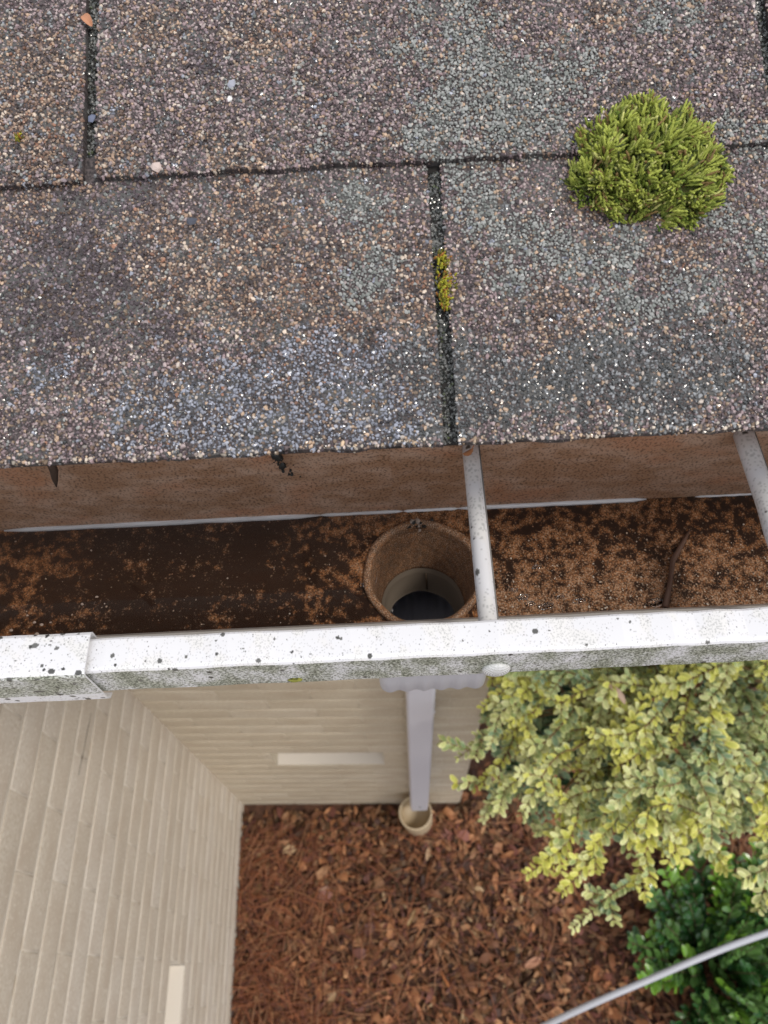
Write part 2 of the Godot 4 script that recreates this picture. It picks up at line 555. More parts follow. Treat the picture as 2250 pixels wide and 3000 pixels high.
# ------------------------------------------------------------------ roof
const TAN := [[-106, 91, 23], [-66, 76, 31], [-26, 52, 27], [6, 55, 17], [-157, 152, 31], [-102, 200, 15], [-51, 194, 17], [106, 192, 12], [70, 54, 19], [126, 76, 12], [-4, 94, 17], [-53, 105, 15], [-117, 138, 10], [-65, 135, 12], [15, 76, 12], [88, 102, 10], [-148, 111, 12], [142, 39, 17], [102, 35, 12], [-154, 184, 17]]
const LICHEN := [[44, 179, 17], [51, 162, 15], [67, 148, 17], [40, 156, 12], [29, 145, 12], [18, 135, 10], [56, 139, 12], [78, 161, 12], [152, 133, 10], [167, 124, 8], [-14, 112, 10], [-6, 105, 10], [-5, 79, 12], [-11, 69, 8], [40, 111, 12], [47, 100, 12], [63, 90, 10], [76, 81, 12], [91, 73, 12], [106, 83, 10], [130, 61, 12], [102, 54, 10], [119, 49, 8], [55, 71, 10], [146, 96, 10], [36, 122, 8], [160, 80, 10], [43, 203, 10], [14, 181, 8], [144, 196, 8], [-23, 135, 6], [-35, 168, 4], [-64, 169, 4], [22, 199, 6], [127, 190, 8], [94, 171, 10]]
const DARK := [[-137, 93, 23], [-151, 63, 25], [-106, 120, 12], [-117, 74, 19], [-132, 139, 8], [-144, 113, 10], [-75, 182, 10], [-96, 56, 12]]
const WET := [[-37, 20, 27], [-77, 18, 25], [-3, 24, 23], [-106, 20, 17], [-55, 13, 21], [2, 10, 19], [-146, 36, 12], [-27, 32, 15]]
const BLACK := [[22, 27, 12], [34, 24, 17], [52, 21, 12], [120, 24, 21], [87, 28, 15], [142, 27, 12], [23, 9, 10], [67, 21, 12], [9, 36, 10], [106, 17, 17]]
const CELL := 3.0
var fields := {}

func spread(blobs: Array) -> Array:   # soft map of where a deposit lies, in cells of 3 mm
	var out := []
	for j in 100:
		var row := []
		for i in 160:
			var v := 0.0
			for b in blobs:
				var dx: float = (i - 80) * CELL - b[0]
				var dy: float = (j - 5) * CELL - b[1]
				var q: float = (dx * dx + dy * dy) / (b[2] * b[2])
				if q < 6.0: v += exp(-q)
			row.append(v)
		out.append(row)
	return out

func field(which: String, x: float, s: float) -> float:
	var i := clampi(int(x * 1000.0 / CELL + 80.0), 0, 159)
	var j := clampi(int(s * 1000.0 / CELL + 5.0), 0, 99)
	return fields[which][j][i]

var nz := {}
func granule_look(x: float, s: float, slot: bool) -> Array:   # [colour, kind]: 0 dry, 1 wet, 2 lichen
	var r := rng.randf()
	var fine: float = nz.fine.get_noise_2d(x * 1000.0, s * 1000.0)
	var mid: float = nz.mid.get_noise_2d(x * 1000.0, s * 1000.0)
	var c := Color(0.2, 0.17, 0.18)
	var br := rng.randf_range(0.45, 1.45)
	if slot:
		c = Color(0.035, 0.038, 0.034) if r < 0.5 else Color(0.15, 0.15, 0.14) if r < 0.95 else Color(0.07, 0.085, 0.04)
		return [c * br, 1 if rng.randf() < 0.4 else 0]
	var wet := field("wet", x, s) * 0.9 + mid * 1.0 + fine * 0.4
	var blk := field("black", x, s) - mid * 0.9 + fine * 0.45
	if s < 0.0025 and r < 0.25:
		c = [Color(0.5, 0.43, 0.35), Color(0.4, 0.33, 0.3), Color(0.45, 0.33, 0.22)][rng.randi() % 3]
		return [c * br, 0]
	if blk > 0.42 and r < 0.85:
		c = Color(0.05, 0.052, 0.052) if r < 0.5 else Color(0.19, 0.195, 0.2)
		return [c * br, 1]
	if wet > 0.55 and r < 0.8:
		c = Color(0.2, 0.21, 0.25) if r < 0.42 else Color(0.3, 0.31, 0.355) if r < 0.58 else Color(0.05, 0.05, 0.058)
		return [c * br, 1]
	var li := field("lichen", x, s) * 1.0 + mid * 0.9 + fine * 0.75
	if li > 0.5 and r < (0.86 if li > 0.8 else 0.66):
		return [(Color(0.3, 0.305, 0.292) if r < 0.5 else Color(0.18, 0.19, 0.178)) * rng.randf_range(0.7, 1.2), 2]
	var ta := field("tan", x, s) * 0.9 + mid * 0.8 - fine * 0.45
	var da := field("dark", x, s) - mid * 0.8 + fine * 0.45
	if da > 0.5 and da > ta:
		c = Color(0.075, 0.055, 0.062) if r < 0.48 else Color(0.22, 0.175, 0.19) if r < 0.8 else Color(0.13, 0.08, 0.055) if r < 0.92 else Color(0.36, 0.27, 0.19)
	elif ta > 0.45:
		c = Color(0.41, 0.28, 0.195) if r < 0.26 else Color(0.2, 0.125, 0.09) if r < 0.5 else Color(0.6, 0.49, 0.39) if r < 0.62 else Color(0.07, 0.048, 0.043) if r < 0.8 else Color(0.3, 0.15, 0.095) if r < 0.85 else Color(0.28, 0.225, 0.22)
	else:
		c = Color(0.27, 0.195, 0.2) if r < 0.36 else Color(0.39, 0.31, 0.305) if r < 0.56 else Color(0.085, 0.06, 0.065) if r < 0.76 else Color(0.21, 0.14, 0.1) if r < 0.86 else Color(0.45, 0.32, 0.22) if r < 0.94 else Color(0.54, 0.47, 0.41)
	return [c * br * 0.77, 1 if s < 0.045 + mid * 0.03 and rng.randf() < 0.5 else 0]

func roof() -> void:
	fields = {"tan": spread(TAN), "lichen": spread(LICHEN), "dark": spread(DARK), "wet": spread(WET), "black": spread(BLACK)}
	nz = {"fine": noise(0.28, 31, 2), "mid": noise(0.075, 32, 4)}
	var rf := base("shingle_roof", EAVE, "weathered wet asphalt shingle roof slope with grey lichen patches", "roof")
	rf.rotation.x = PITCH
	var speck := noise(0.3, 40, 2)
	var patch := noise(0.015, 41, 3)
	var tx := painted(512, 512, func(x, y):
		var v := clampf(0.5 + speck.get_noise_2d(x, y) * 0.9, 0, 1)
		var c := Color(0.022, 0.019, 0.02).lerp(Color(0.11, 0.09, 0.088), v)
		return c.lerp(Color(0.1, 0.105, 0.1), clampf(patch.get_noise_2d(x, y) * 1.5, 0, 0.6)))
	var mat_top := mat(Color.WHITE, 0.7, 0.4)
	mat_top.albedo_texture = tx
	mat_top.uv1_scale = Vector3(4, 4, 4)
	var felt := mat(lin(0.018, 0.016, 0.015), 0.75, 0.4)
	var dry := tinted(0.32, 0.5)
	var wet := tinted(0.14, 0.6)
	var crust := tinted(0.85, 0.3)
	var stone := [rock(1), rock(2), rock(3)]
	# boards and the felt that shows in the slots
	var st := begin()
	box(st, Vector3(-1.5, -0.02, -1.3), Vector3(1.5, -0.0042, -0.012))
	put("roof_deck", done(st), mat(lin(0.2, 0.14, 0.09), 0.85), rf)
	st = begin()
	box(st, Vector3(-1.5, -0.004, -1.3), Vector3(1.5, -0.0006, -0.001))
	var under := put("starter_strip", done(st), felt, rf)
	var xf := [[], [], []]
	var cl := [[], [], []]
	# slots: x centre at the lower end of each, by course
	var first := [0.0255, -0.127]
	for course in 6:
		var s0 := EXPO * course
		for k in range(-4, 5):
			var left: float = first[course % 2] + k * 0.3045
			var xa := left + 0.0031
			var xb := left + 0.3045 - 0.0031
			if xb < -1.4 or xa > 1.4: continue
			var drop := 0.0
			if course == 1 and k == -1: drop = -0.0015
			shingle(rf, course, s0 + drop, xa, xb, mat_top, [dry, wet, crust], stone)
		# dark grit in the slots of the courses in view
		if course < 2:
			for k in range(-1, 3):
				var cx: float = first[course % 2] + k * 0.3045
				if absf(cx) > 0.27: continue
				for i in 900:
					var s := s0 + rng.randf() * (EXPO - 0.004) + 0.001
					var x := cx + rng.randf_range(-0.0031, 0.0031)
					if s > 0.28: continue
					var g := granule_look(x, s, true)
					var sc := rng.randf_range(0.0005, 0.0009)
					xf[0].append(Transform3D(turned().scaled(Vector3(sc, sc * 0.7, sc)), Vector3(x, -0.0004, -s)))
					cl[0].append(g[0])
	many("slot_grit", stone[0], wet, under, xf[0], cl[0])

func shingle(rf: Node3D, course: int, s0: float, xa: float, xb: float, m: Material, looks: Array, stone: Array) -> void:
	var seen := course <= 2 and xb > -0.24 and xa < 0.26
	var edge := noise(60.0, 70 + course, 3)
	var top := s0 + EXPO + 0.012
	var rise := func(s: float) -> float: return 0.0014 + 0.0034 * clampf(1.0 - (s - s0) / EXPO, 0.0, 1.0)
	var st := begin()
	var cuts := 48 if seen else 6
	var lo := []
	for i in cuts + 1:
		var x := lerpf(xa, xb, float(i) / cuts)
		var dip: float = edge.get_noise_1d(x * 6.0) * 0.0012 + (edge.get_noise_1d(x * 0.6 + 40.0)) * 0.001
		lo.append(Vector2(x, s0 + dip))
	for i in cuts:
		var a: Vector2 = lo[i]
		var b: Vector2 = lo[i + 1]
		var ha: float = rise.call(s0)
		var ht: float = rise.call(top)
		quad(st, Vector3(a.x, ha, -a.y), Vector3(b.x, ha, -b.y), Vector3(b.x, ht, -top), Vector3(a.x, ht, -top), Vector3.UP, [a, b, Vector2(b.x, top), Vector2(a.x, top)])
		quad(st, Vector3(a.x, ha, -a.y), Vector3(b.x, ha, -b.y), Vector3(b.x, -0.0004, -b.y), Vector3(a.x, -0.0004, -a.y), Vector3.BACK, [a, b, b, a])
	for e in [[lo[0], -1.0], [lo[cuts], 1.0]]:
		var p: Vector2 = e[0]
		quad(st, Vector3(p.x, rise.call(s0), -p.y), Vector3(p.x, rise.call(top), -top), Vector3(p.x, -0.0004, -top), Vector3(p.x, -0.0004, -p.y), Vector3(e[1], 0, 0), [p, Vector2(p.x, top), Vector2(p.x, top), p])
	var sh := put("shingle", done(st), m, rf)
	if not seen: return
	var xs := [[], [], []]
	var cs := [[], [], []]
	var pitch := 0.00118
	var x := maxf(xa, -0.225)
	var x1 := minf(xb, 0.245)
	while x < x1:
		var s := s0 - 0.0004
		while s < minf(s0 + EXPO - 0.0005, 0.275):
			var px := clampf(x + rng.randf_range(-0.5, 0.5) * pitch, xa - 0.0003, xb + 0.0003)
			var ps := s + rng.randf_range(-0.5, 0.5) * pitch
			s += pitch
			var dip: float = edge.get_noise_1d(px * 6.0) * 0.0012 + (edge.get_noise_1d(px * 0.6 + 40.0)) * 0.001
			if ps < s0 + dip - 0.0004: continue
			var g := granule_look(px, ps, false)
			var k: int = g[1]
			var r := (0.00046 + 0.00062 * pow(rng.randf(), 1.5)) * (1.2 if rng.randf() < 0.1 else 1.0)
			var h: float = rise.call(ps) + rng.randf_range(-0.0002, 0.0006)
			var sc := Vector3(r * rng.randf_range(0.85, 1.35), r * 0.75, r * 0.9)
			if k == 2: sc = Vector3(r * rng.randf_range(0.8, 1.25), r * 0.6, r * rng.randf_range(0.7, 1.1)); h += 0.0003
			xs[k].append(Transform3D(Basis(Vector3.UP, rng.randf() * TAU) * Basis.from_scale(sc) * turned(), Vector3(px, h, -ps)))
			cs[k].append(g[0])
			if ps < s0 + 0.0014 and rng.randf() < 0.8:   # grit on the cut edge
				xs[k].append(Transform3D(turned().scaled(Vector3(r, r, r) * 0.62), Vector3(px, h - 0.001 - rng.randf() * 0.0018, -(s0 + dip) + 0.0001)))
				cs[k].append(g[0] * 0.8)
		x += pitch
	for k in 3:
		if xs[k].size(): many(["granules", "wet_granules", "lichen_crust"][k], stone[k], looks[k], sh, xs[k], cs[k])

# ------------------------------------------------------------------ gutter
func spotted(w: int, h: int, sd: int, face0: float, face1: float, count := 800) -> ImageTexture:
	var r := RandomNumberGenerator.new()
	r.seed = sd
	var dirt := noise(0.35, sd, 2)
	var film := noise(0.02, sd + 1, 3)
	var fleck := noise(0.16, sd + 2, 3)
	var spots := []
	for i in count:
		var big := r.randf()
		spots.append([r.randf() * w, r.randf() * h, (0.5 + 3.4 * pow(big, 5.0)), r.randf_range(0.02, 0.14)])
	var im := Image.create(w, h, false, Image.FORMAT_RGB8)
	for y in h:
		var on_face := y > face0 * h and y < face1 * h
		for x in w:
			var c := Color(0.74, 0.74, 0.765)
			var f := film.get_noise_2d(x, y)
			c = c.lerp(Color(0.74, 0.72, 0.66), clampf(f * 1.2, 0, 0.35))
			var d := dirt.get_noise_2d(x, y * 1.3)
			var k := fleck.get_noise_2d(x, y * 2.0)
			if on_face:
				c = c.lerp(Color(0.43, 0.46, 0.36), clampf(0.6 + f * 0.8 + k * 0.6, 0, 0.9))
				if d + k * 0.8 > 0.17 - f * 0.4: c = c.lerp(Color(0.05, 0.055, 0.04), 0.85)
			elif d + k * 0.4 + f * 0.5 > 0.48: c = c.lerp(Color(0.3, 0.3, 0.29), 0.5)
			im.set_pixel(x, y, c.linear_to_srgb())
	for s in spots:
		var rr: float = s[2]
		for dy in range(-5, 6):
			for dx in range(-5, 6):
				var e := sqrt(dx * dx + dy * dy * 1.4) + r.randf() * 0.9
				if e < rr: im.set_pixel(posmod(int(s[0]) + dx, w), clampi(int(s[1]) + dy, 0, h - 1), Color(s[3], s[3], s[3] * 0.95).linear_to_srgb())
	return ImageTexture.create_from_image(im)

func gutter() -> void:
	var gt := base("gutter", Vector3.ZERO, "white metal rain gutter stained rust brown inside with dark specks on its lip", "gutter")
	# --- materials
	var lip_m := mat(Color.WHITE, 0.42, 0.5)
	lip_m.albedo_texture = spotted(1536, 128, 5, 0.42, 0.9)
	lip_m.uv1_scale = Vector3(1.0 / 0.62, 1.0 / 0.064, 1)
	var cover_m := mat(Color.WHITE, 0.4, 0.5)
	cover_m.albedo_texture = spotted(512, 128, 9, 0.5, 0.9)
	cover_m.uv1_scale = Vector3(1.0 / 0.24, 1.0 / 0.064, 1)
	var a1 := noise(0.012, 61, 4)
	var a2 := noise(0.05, 62, 3)
	var a3 := noise(0.33, 63, 2)
	var a5 := noise(0.24, 67, 2)
	# floor: u = x from -0.45 to 0.45, v from back to front; sludge and rust
	var ft := painted(2048, 200, func(px, py):
		var x: float = px / 2048.0 * 0.9 - 0.45
		var v: float = py / 200.0
		var c := Color(0.022, 0.0095, 0.0055)
		var big := a1.get_noise_2d(px, py * 1.2)
		var mid := a2.get_noise_2d(px, py)
		var fin := a3.get_noise_2d(px, py)
		var near := clampf(1.0 - absf(x - OUT.x) / 0.085, 0, 1)
		var g := rng.randf()
		var rust := big * 0.9 + mid * 0.8 + near * 0.6 - 0.05
		if x > 0.055: rust = big * 0.5 + mid * 0.8 + 0.12 + v * 0.3
		rust += smoothstep(-0.17, -0.24, x + mid * 0.05) * (0.35 - v * 0.35) - 0.34 * smoothstep(-0.23, -0.17, x + big * 0.06) * smoothstep(-0.02, -0.09, x + mid * 0.06)
		c = c.lerp(Color(0.27, 0.105, 0.038), clampf(rust * 1.3 + fin * 0.5, 0, 1))
		if g < clampf(rust * 0.6, 0, 0.4): c = c.lerp(Color(0.46, 0.21, 0.08), 0.7)
		var sand: float = (v * 0.75 - 0.24 if x > 0.055 else -0.25 + near * 0.4) + mid * 0.5 + fin * 0.45 + big * 0.4
		c = c.lerp(Color(0.3, 0.16, 0.09), clampf(sand * 0.7, 0, 0.45))
		if a5.get_noise_2d(px, py) > 0.42 - sand * 0.75: c = c.lerp(Color(0.46, 0.33, 0.23), rng.randf_range(0.35, 0.9))
		if a5.get_noise_2d(px + 900, py) > 0.3: c = c.lerp(Color(0.02, 0.011, 0.007), 0.75)
		if rng.randf() < 0.16 + fin * 0.3: c = c.lerp(Color(0.015, 0.009, 0.006), 0.7)
		return c)
	var floor_m := mat(Color.WHITE, 0.3, 0.5)
	floor_m.albedo_texture = ft
	# back: brown film with horizontal streaks
	var b1 := noise(1.0, 66, 3)
	var bt := painted(1536, 192, func(px, py):
		var s := b1.get_noise_2d(px * 0.02, py * 0.05)
		var f := a3.get_noise_2d(px * 0.8, py * 0.8)
		var big := a1.get_noise_2d(px * 0.5 + 500, py)
		var c := Color(0.36, 0.2, 0.115).lerp(Color(0.5, 0.33, 0.235), clampf(0.5 + s + big * 1.2, 0, 1))
		c = c.lerp(Color(0.42, 0.17, 0.07), clampf(big * 1.8 - 0.2, 0, 0.6))
		if f > 0.3: c = c.lerp(Color(0.07, 0.04, 0.028), 0.65)
		if f < -0.42: c = c.lerp(Color(0.42, 0.3, 0.22), 0.5)
		return c)
	var back_m := mat(Color.WHITE, 0.4, 0.5)
	back_m.albedo_texture = bt
	back_m.uv1_scale = Vector3(1.0 / 0.9, 1.0 / 0.12, 1)
	# --- back and floor
	var st := begin()
	var xs := [-1.2, -0.45, -0.2, 0.1, 0.45, 1.2]
	for i in 5:
		quad(st, Vector3(xs[i], YB, ZB), Vector3(xs[i + 1], YB, ZB), Vector3(xs[i + 1], 2.525, ZB), Vector3(xs[i], 2.525, ZB), Vector3.BACK, [Vector2(xs[i], 0.124), Vector2(xs[i + 1], 0.124), Vector2(xs[i + 1], 0), Vector2(xs[i], 0)])
	quad(st, Vector3(-1.2, 2.525, ZB), Vector3(1.2, 2.525, ZB), Vector3(1.2, 2.525, ZB - 0.001), Vector3(-1.2, 2.525, ZB - 0.001), Vector3.UP)
	quad(st, Vector3(-1.2, YB, ZB - 0.001), Vector3(1.2, YB, ZB - 0.001), Vector3(1.2, 2.525, ZB - 0.001), Vector3(-1.2, 2.525, ZB - 0.001), Vector3.FORWARD)
	put("back_panel", done(st), back_m, gt)
	st = begin()
	var z1 := -0.185
	var uvf := func(p: Vector3) -> Vector2: return Vector2((p.x + 0.45) / 0.9, (p.z - ZB) / (z1 - ZB))
	var hx := 0.05
	for y in [YB, YB - 0.0008]:
		for r in [[-1.2, OUT.x - hx], [OUT.x + hx, 1.2]]:
			var p := [Vector3(r[0], y, ZB), Vector3(r[1], y, ZB), Vector3(r[1], y, z1), Vector3(r[0], y, z1)]
			quad(st, p[0], p[1], p[2], p[3], Vector3.UP if y == YB else Vector3.DOWN, p.map(uvf))
		# plate round the outlet hole
		var seg := 48
		for k in seg:
			var q := []
			for a in [TAU * k / seg, TAU * (k + 1) / seg]:
				var d := Vector2(cos(a), sin(a))
				var far := 9.0
				if absf(d.x) > 1e-6: far = minf(far, hx / absf(d.x))
				if d.y < -1e-6: far = minf(far, (OUT.z - ZB) / -d.y)
				if d.y > 1e-6: far = minf(far, (z1 - OUT.z) / d.y)
				q.append(Vector3(OUT.x + d.x * minf(0.0345, far), y, OUT.z + d.y * minf(0.0345, far)))
				q.append(Vector3(OUT.x + d.x * far, y, OUT.z + d.y * far))
			var p := [q[0], q[1], q[3], q[2]]
			quad(st, p[0], p[1], p[2], p[3], Vector3.UP if y == YB else Vector3.DOWN, p.map(uvf))
		for cx in [-1.0, 1.0]:
			for cz in [ZB, z1]:
				var corner := Vector3(OUT.x + cx * hx, y, cz)
				var dd := Vector2(cx * hx, cz - OUT.z)
				var an := atan2(dd.y, dd.x)
				var kk := floori(an / TAU * seg)
				var t := []
				for a in [TAU * kk / seg, TAU * (kk + 1) / seg]:
					var d := Vector2(cos(a), sin(a))
					var far: float = minf(hx / absf(d.x), absf(cz - OUT.z) / absf(d.y))
					t.append(Vector3(OUT.x + d.x * far, y, OUT.z + d.y * far))
				tri(st, [corner, t[0], t[1]], [uvf.call(corner), uvf.call(t[0]), uvf.call(t[1])], Vector3.UP if y == YB else Vector3.DOWN)
	put("floor_panel", done(st), floor_m, gt)
	# --- front: hem, flat lip, face, ogee
	var prof := [Vector2(-0.1485, 2.489), Vector2(-0.1488, 2.4962), Vector2(-0.1482, 2.4974), Vector2(-0.147, 2.498), Vector2(-0.1332, 2.4978), Vector2(-0.1318, 2.4972), Vector2(-0.1311, 2.4958), Vector2(-0.1308, 2.4705), Vector2(-0.1316, 2.468), Vector2(-0.134, 2.4665)]
	put("lip", bent(prof, -0.0009, -1.2, 1.2, 0.012, 0.0017, 77), lip_m, gt)
	var og := [Vector2(-0.134, 2.4664), Vector2(-0.143, 2.4635), Vector2(-0.151, 2.454), Vector2(-0.163, 2.443), Vector2(-0.176, 2.432), Vector2(-0.183, 2.418), Vector2(-0.185, 2.4002)]
	var og_m := mat(lin(0.62, 0.61, 0.58), 0.45)
	put("front_panel", bent(og, -0.0009, -1.2, 1.2, 0.05, 0.0008, 77), og_m, gt)
	# slip cover over the joint
	var cov := []
	for p in prof: cov.append(Vector2(-0.14 + (p.x + 0.14) * 1.3, 2.494 + (p.y - 2.494) * 1.26 + 0.002))
	put("joint_cover", bent(cov, -0.001, -0.262, -0.1515, 0.012, 0.0008, 71), cover_m, gt)
	# --- outlet
	var brown := noise(0.05, 64, 3)
	var rt := painted(256, 128, func(px, py):
		var f := a3.get_noise_2d(px * 2.0, py * 2.0)
		var b := brown.get_noise_2d(px, py)
		var c := Color(0.2, 0.1, 0.05).lerp(Color(0.34, 0.165, 0.075), clampf(0.5 + b * 1.4, 0, 1))
		if f > 0.14: c = c.lerp(Color(0.05, 0.028, 0.02), 0.8)
		if f < -0.28: c = c.lerp(Color(0.56, 0.45, 0.35), 0.7)
		return c)
	var ring_m := mat(Color.WHITE, 0.6, 0.4)
	ring_m.albedo_texture = rt
	ring_m.uv1_scale = Vector3(1.0 / 0.113, 1.0 / 0.056, 1)
	var ring := put("outlet_ring", lathe(OUT, [Vector2(0.0392, 0.0), Vector2(0.0392, 0.0022), Vector2(0.0384, 0.0034), Vector2(0.0368, 0.0038), Vector2(0.0350, 0.0030), Vector2(0.0343, 0.001), Vector2(0.0342, -0.004)], 64, 0.011), ring_m, gt)
	put("outlet_tube", lathe(OUT, [Vector2(0.0342, -0.004), Vector2(0.0315, -0.016), Vector2(0.0298, -0.046), Vector2(0.0290, -0.048), Vector2(0.0303, -0.049), Vector2(0.0322, -0.016), Vector2(0.0352, -0.004)], 64, 0.004), ring_m, ring)
	var sleeve_m := mat(lin(0.19, 0.155, 0.12), 0.5)
	put("inner_sleeve", lathe(OUT, [Vector2(0.0312, -0.047), Vector2(0.0282, -0.052), Vector2(0.0272, -0.0545), Vector2(0.0270, -0.078), Vector2(0.0255, -0.08)], 64, 0.01), sleeve_m, ring)
	put("sleeve_seam", tube([OUT + Vector3(0.004, -0.053, -0.0265), OUT + Vector3(0.0045, -0.066, -0.0262), OUT + Vector3(0.005, -0.078, -0.026)], [0.0007], 6), mat(lin(0.12, 0.08, 0.05), 0.7), ring)
	# --- sky reflection along the water's edge, painted as a white bead
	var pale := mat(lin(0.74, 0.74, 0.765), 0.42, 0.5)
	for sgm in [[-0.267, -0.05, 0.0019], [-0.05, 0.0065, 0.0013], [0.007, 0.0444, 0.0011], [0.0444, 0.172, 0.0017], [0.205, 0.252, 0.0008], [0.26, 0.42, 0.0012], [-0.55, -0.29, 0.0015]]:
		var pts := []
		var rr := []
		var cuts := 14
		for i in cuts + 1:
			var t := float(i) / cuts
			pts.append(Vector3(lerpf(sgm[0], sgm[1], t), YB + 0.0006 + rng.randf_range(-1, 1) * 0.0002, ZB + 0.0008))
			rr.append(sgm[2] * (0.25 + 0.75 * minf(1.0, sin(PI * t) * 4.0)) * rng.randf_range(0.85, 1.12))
		put("painted_glint", tube(pts, rr, 6), pale, gt)
	# --- spikes in their ferrules
	var fer_t := spotted(256, 64, 13, 2.0, 3.0, 40)
	var fer := mat(Color.WHITE, 0.38, 0.5)
	fer.albedo_texture = fer_t
	fer.uv1_scale = Vector3(4.5, 16, 1)
	for hgr in [[0.0468, 0.0053, 0.0], [0.2105, 0.006, 1.0], [-0.42, 0.0053, 0.0], [0.72, 0.0053, 0.0]]:
		var x: float = hgr[0]
		var r: float = hgr[1]
		var p := []
		var q := []
		for i in 9:
			var t := i / 8.0
			p.append(Vector3(x + 0.0018 * (1.0 - t), 2.4735 - 0.002 * (1.0 - t), lerpf(ZB + 0.0005, -0.1325, t)))
			q.append(r * (1.13 if hgr[2] > 0.5 and t > 0.4 else 1.0))
		var f := put("ferrule", tube(p, q, 20), fer, gt)
		# folded seam along the ferrule
		var sp := []
		for i in 9: sp.append(p[i] + Vector3(r * 0.86, r * 0.5, 0))
		put("seam", tube(sp, [0.0006], 6), mat(lin(0.2, 0.19, 0.18), 0.6), f)
		var hd := SphereMesh.new()
		hd.radius = 0.0072
		hd.height = 0.006
		hd.radial_segments = 24
		hd.rings = 10
		put("spike_head", hd, lip_m, gt, Transform3D(Basis(Vector3.RIGHT, PI / 2), Vector3(x + 0.001, 2.4765, -0.1304)))

# ------------------------------------------------------------------ downspout
func section(c: Vector3, xdir: Vector3, zdir: Vector3, w: float, d: float, flute: float) -> Array:
	var out := []
	var r := 0.007
	for side in 4:
		var len := (w if side % 2 == 0 else d) - 2.0 * r
		var dep := (d if side % 2 == 0 else w) / 2.0
		var steps := 40
		for i in steps:
			var t := -len / 2.0 + len * i / (steps - 1)
			var away := dep - flute * (0.5 - 0.5 * cos((t + len / 2.0) / len * TAU * 5.0))
			var p := Vector2(t, away).rotated(-side * PI / 2.0)
			out.append(c + xdir * p.x + zdir * p.y)
		for i in range(1, 5):
			var a := PI / 2.0 * (1.0 - i / 5.0)
			var p := (Vector2(len / 2.0, dep - r) + Vector2(cos(a), sin(a)) * r).rotated(-side * PI / 2.0)
			out.append(c + xdir * p.x + zdir * p.y)
	return out

func downspout() -> void:
	var ds := base("downspout", Vector3(0.036, 0.2, -0.487), "pale grey metal downspout with a fluted elbow below the gutter outlet", "downspout")
	var inv := Transform3D(Basis(), -ds.position)
	var metal := mat(lin(0.64, 0.64, 0.70), 0.4, 0.5)
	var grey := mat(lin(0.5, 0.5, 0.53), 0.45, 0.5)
	var cen := [Vector3(0.0205, 2.387, -0.2125), Vector3(0.0205, 2.375, -0.2125), Vector3(0.0205, 2.358, -0.2125), Vector3(0.021, 2.332, -0.223), Vector3(0.022, 2.30, -0.238), Vector3(0.0225, 2.275, -0.27)]
	var tilt := [0.0, 0.0, 0.08, 0.35, 0.7, 0.95]
	var st := begin(true)
	var rings := []
	for i in cen.size():
		var zd := Vector3(0, -sin(tilt[i]), cos(tilt[i]))
		rings.append(section(cen[i], Vector3.RIGHT, zd, [0.07, 0.07, 0.07, 0.066, 0.06, 0.057][i], [0.104, 0.104, 0.104, 0.09, 0.078, 0.064][i], 0.0014))
	loft(st, rings, true, false)
	put("elbow", done(st), grey, ds, inv)
	st = begin(true)
	rings = []
	for q in [[Vector3(0.0222, 2.274, -0.2715), 0.95], [Vector3(0.034, 2.12, -0.462), 0.95], [Vector3(0.0355, 2.09, -0.482), 0.5], [Vector3(0.036, 2.06, -0.487), 0.0]]:
		rings.append(section(q[0], Vector3.RIGHT, Vector3(0, -sin(q[1]), cos(q[1])), 0.0555, 0.059, 0.0012))
	loft(st, rings, true, false)
	put("offset_pipe", done(st), metal, ds, inv)
	st = begin(true)
	rings = []
	for y in [2.075, 2.07, 1.4, 0.7, 0.27, 0.215]:
		rings.append(section(Vector3(0.036 + (2.0 - y) * 0.0012 - 0.001, y, -0.487), Vector3.RIGHT, Vector3.BACK, 0.0572 if y > 0.25 else 0.0545, 0.058, 0.0))
	loft(st, rings, true, false)
	put("pipe", done(st), metal, ds, inv)
	st = begin(true)
	loft(st, [section(Vector3(0.037, 1.28, -0.488), Vector3.RIGHT, Vector3.BACK, 0.0595, 0.0605, 0.0), section(Vector3(0.037, 1.30, -0.488), Vector3.RIGHT, Vector3.BACK, 0.0595, 0.0605, 0.0)], true, false)
	put("strap", done(st), metal, ds, inv)
	var screw := SphereMesh.new()
	screw.radius = 0.004
	screw.height = 0.004
	put("screw", screw, mat(lin(0.2, 0.19, 0.18), 0.5), ds, Transform3D(Basis(Vector3.RIGHT, PI / 2), Vector3(0.003, 0.08, 0.0295)))
	# drain cup on the ground
	var cup := base("drain_cup", Vector3(0.034, 0.0, -0.462), "cream plastic drain pipe cup in the mulch receiving the downspout", "drain pipe")
	cup.rotation = Vector3(0.03, 0, 0.05)
	put("cup_wall", lathe(Vector3.ZERO, [Vector2(0.050, -0.03), Vector2(0.0515, 0.10), Vector2(0.0535, 0.125), Vector2(0.0545, 0.198), Vector2(0.0535, 0.2015), Vector2(0.0495, 0.2015), Vector2(0.0488, 0.198), Vector2(0.048, 0.13), Vector2(0.044, 0.125), Vector2(0.0, 0.122)], 40), mat(lin(0.55, 0.44, 0.29), 0.45), cup)

